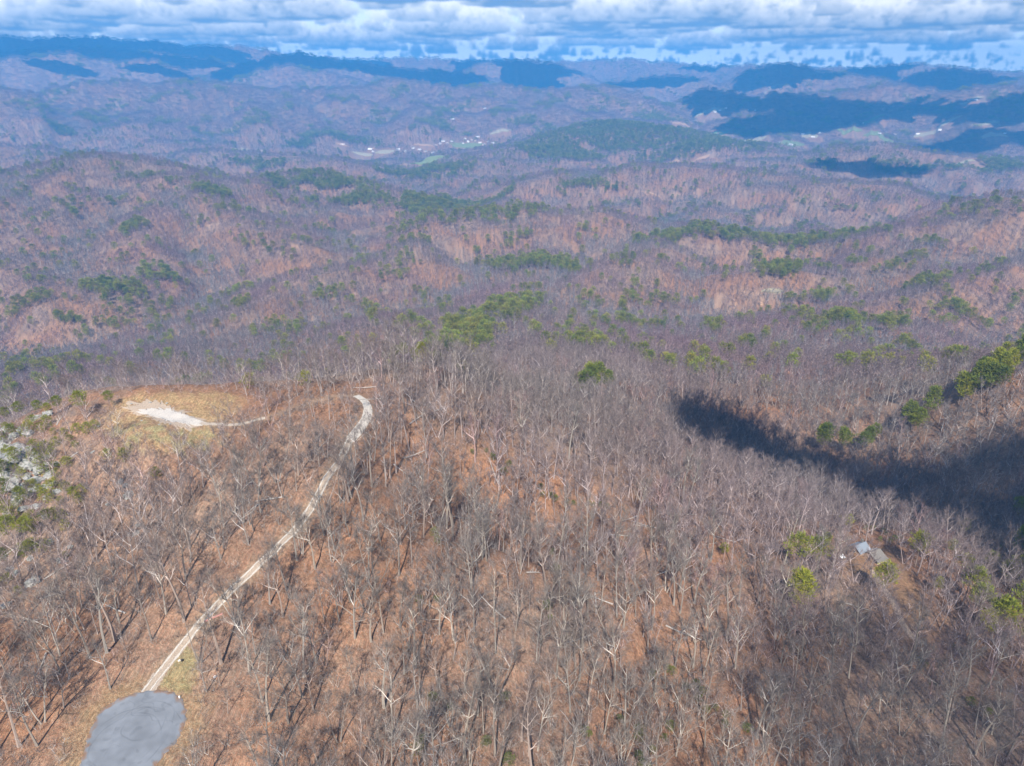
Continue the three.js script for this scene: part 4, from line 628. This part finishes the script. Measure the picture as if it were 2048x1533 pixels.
// ---------- small things by the trail ----------
{
  const put = (name, label, category, u, v, geo, material, lift, turn = 0) => { const [x, d] = hit(u, v), m = new THREE.Mesh(geo, material); m.name = numbered(name); m.userData = { label, category }; m.position.set(x, ground(x, d) + lift, -d); m.rotation.y = turn; m.castShadow = m.receiveShadow = true; scene.add(m); };
  const white = mat('white plastic', [0.8, 0.8, 0.8]), black = mat('black rubber', [0.03, 0.03, 0.03]);
  const bank = new THREE.TubeGeometry(new THREE.CatmullRomCurve3([[0, 0, 0], [1.1, 0.1, -1.2], [2.2, 0, -2.0], [3.4, 0.05, -2.9]].map((p) => new THREE.Vector3(...p))), 14, 0.32, 8); bank.scale(1, 0.7, 1);
  put('silt_sock', 'faded red tube lying along the edge of the gravel trail', 'tube', 408, 1246, bank, mat('faded red fabric', [0.36, 0.17, 0.14]), 0.12);
  put('white_marker', 'small white marker post cap on the rim of the pavement', 'marker', 359, 1397, new THREE.LatheGeometry([[0, 0], [0.2, 0], [0.17, 0.4], [0.1, 0.5], [0, 0.52]].map((p) => new THREE.Vector2(...p)), 12), white, 0.1);
  put('white_ring', 'white ring lying in the brush beyond the pavement', 'ring', 430, 1357, new THREE.TorusGeometry(0.24, 0.06, 8, 18).rotateX(-1.2), white, 0.4);
  put('utility_box', 'small black box standing in the grass by the trail', 'box', 364, 1323, new THREE.LatheGeometry([[0, 0], [0.3, 0], [0.3, 0.45], [0.22, 0.55], [0, 0.58]].map((p) => new THREE.Vector2(...p)), 4), black, 0);
  put('paper_sheet', 'white scrap lying in the grass beside the black box', 'scrap', 358, 1322, new THREE.LatheGeometry([[0, 0.05], [0.2, 0.08], [0.28, 0.02]].map((p) => new THREE.Vector2(...p)), 7), white, 0.03);
  const R = rng(12), dead = bareTree(612, { h: 11, spread: 1.1, pale: 1, twigs: 1, subs: 3, limbs: 8, lean: 0.3 }), deadMat = woodMat.clone(); deadMat.name = 'bleached wood'; deadMat.color.setRGB(1.5, 1.48, 1.45);
  for (const [u, v, s, label] of [[212, 945, 0.9, 'bleached dead tree leaning over the knoll slope'], [235, 866, 1.0, 'bare pale tree casting a long shadow on the clearing'], [1005, 1075, 1.3, 'bleached dead tree with twisted limbs on the open slope'], [150, 1265, 1.1, 'gnarled dark limbed tree above the turnaround road'], [735, 1090, 1.1, 'pale barkless tree among grey trees below the trail']]) { const [x, d] = hit(u, v), t = thing('dead_tree', label, 'tree', null, x, d, R() * 6); part('trunk', dead.wood, deadMat, t); part('crown', dead.fine, deadMat, t); t.scale.setScalar(s); }
}
// ---------- clouds over the land; their shadows lie on it ----------
{
  const R = rng(31), cloudMat = mat('cloud', [0.85, 0.86, 0.88]);
  const shadows = [[1440, 868, 105, 42], [1560, 925, 95, 30], [1700, 968, 95, 34, 2], [1860, 1005, 130, 40, 2], [2010, 1050, 90, 55], [2060, 910, 80, 45], [2040, 1130, 60, 60, 2], [2090, 1180, 70, 110], [1730, 345, 90, 9], [1590, 248, 120, 18], [1700, 205, 150, 9], [1450, 190, 60, 7], [1940, 288, 110, 9], [2010, 200, 70, 11], [-20, 88, 110, 7], [130, 90, 90, 6], [270, 96, 90, 7], [420, 104, 70, 7], [100, 104, 80, 6], [260, 112, 70, 6], [380, 122, 50, 6], [560, 118, 60, 8], [640, 128, 70, 8], [470, 150, 34, 9], [780, 142, 70, 6], [900, 150, 60, 5], [1060, 126, 50, 5], [1100, 136, 50, 5], [1330, 160, 60, 5], [1260, 168, 40, 3], [1550, 136, 50, 7], [1620, 146, 50, 5], [1890, 146, 50, 6], [1980, 156, 50, 5], [120, 135, 40, 7], [300, 140, 36, 8], [360, 150, 34, 5], [1740, 152, 40, 4], [1060, 178, 50, 3], [730, 124, 40, 3], [960, 126, 40, 3], [1420, 138, 40, 3], [1780, 136, 36, 3]];
  const thinMat = cloudMat.clone(); Object.assign(thinMat, { name: 'thin cloud', transparent: true, opacity: 0.2 });
  const halfMat = cloudMat.clone(); Object.assign(halfMat, { name: 'ragged cloud', transparent: true, opacity: 0.5 });
  for (const [u, v, ru, rv, thin] of [...shadows, [1830, 1420, 330, 150, 1]]) {
    const [x, d] = hit(u, v), h = height(x, d), t = Math.hypot(x, d), A = 950 * (thin === 1 ? 1.6 : 1), k = (A - h) / sunDir.y, f0 = hit(u, v - rv), f1 = hit(u, v + rv), a = ru * t / FOCAL, b = clamp((f0[1] - f1[1]) / 2, a * 0.35, a * 1.1);
    const g = new THREE.IcosahedronGeometry(1, 12), p = g.attributes.position;
    for (let i = 0; i < p.count; i++) { const X = p.getX(i), Y = p.getY(i), Z = p.getZ(i), f = 1 + 0.34 * n3(X * 1.6 + u, Y * 1.6, Z * 1.6 + v) + 0.24 * n3(X * 4 + v, Y * 4, Z * 4) + 0.13 * n3(X * 9, Y * 9 + u, Z * 9); p.setXYZ(i, X * f * a, Math.max(-0.1, Y) * f * Math.min(a, b) * 0.55, Z * f * b); }
    g.computeVertexNormals();
    const m = new THREE.Mesh(g, thin === 2 ? halfMat : thin ? thinMat : cloudMat); m.name = numbered('cloud'); m.userData.kind = 'structure'; m.position.set(x + sunDir.x * k, EYE + A, -d + sunDir.z * k); m.castShadow = m.receiveShadow = true; scene.add(m);
  }
}
renderer.render(scene, camera);
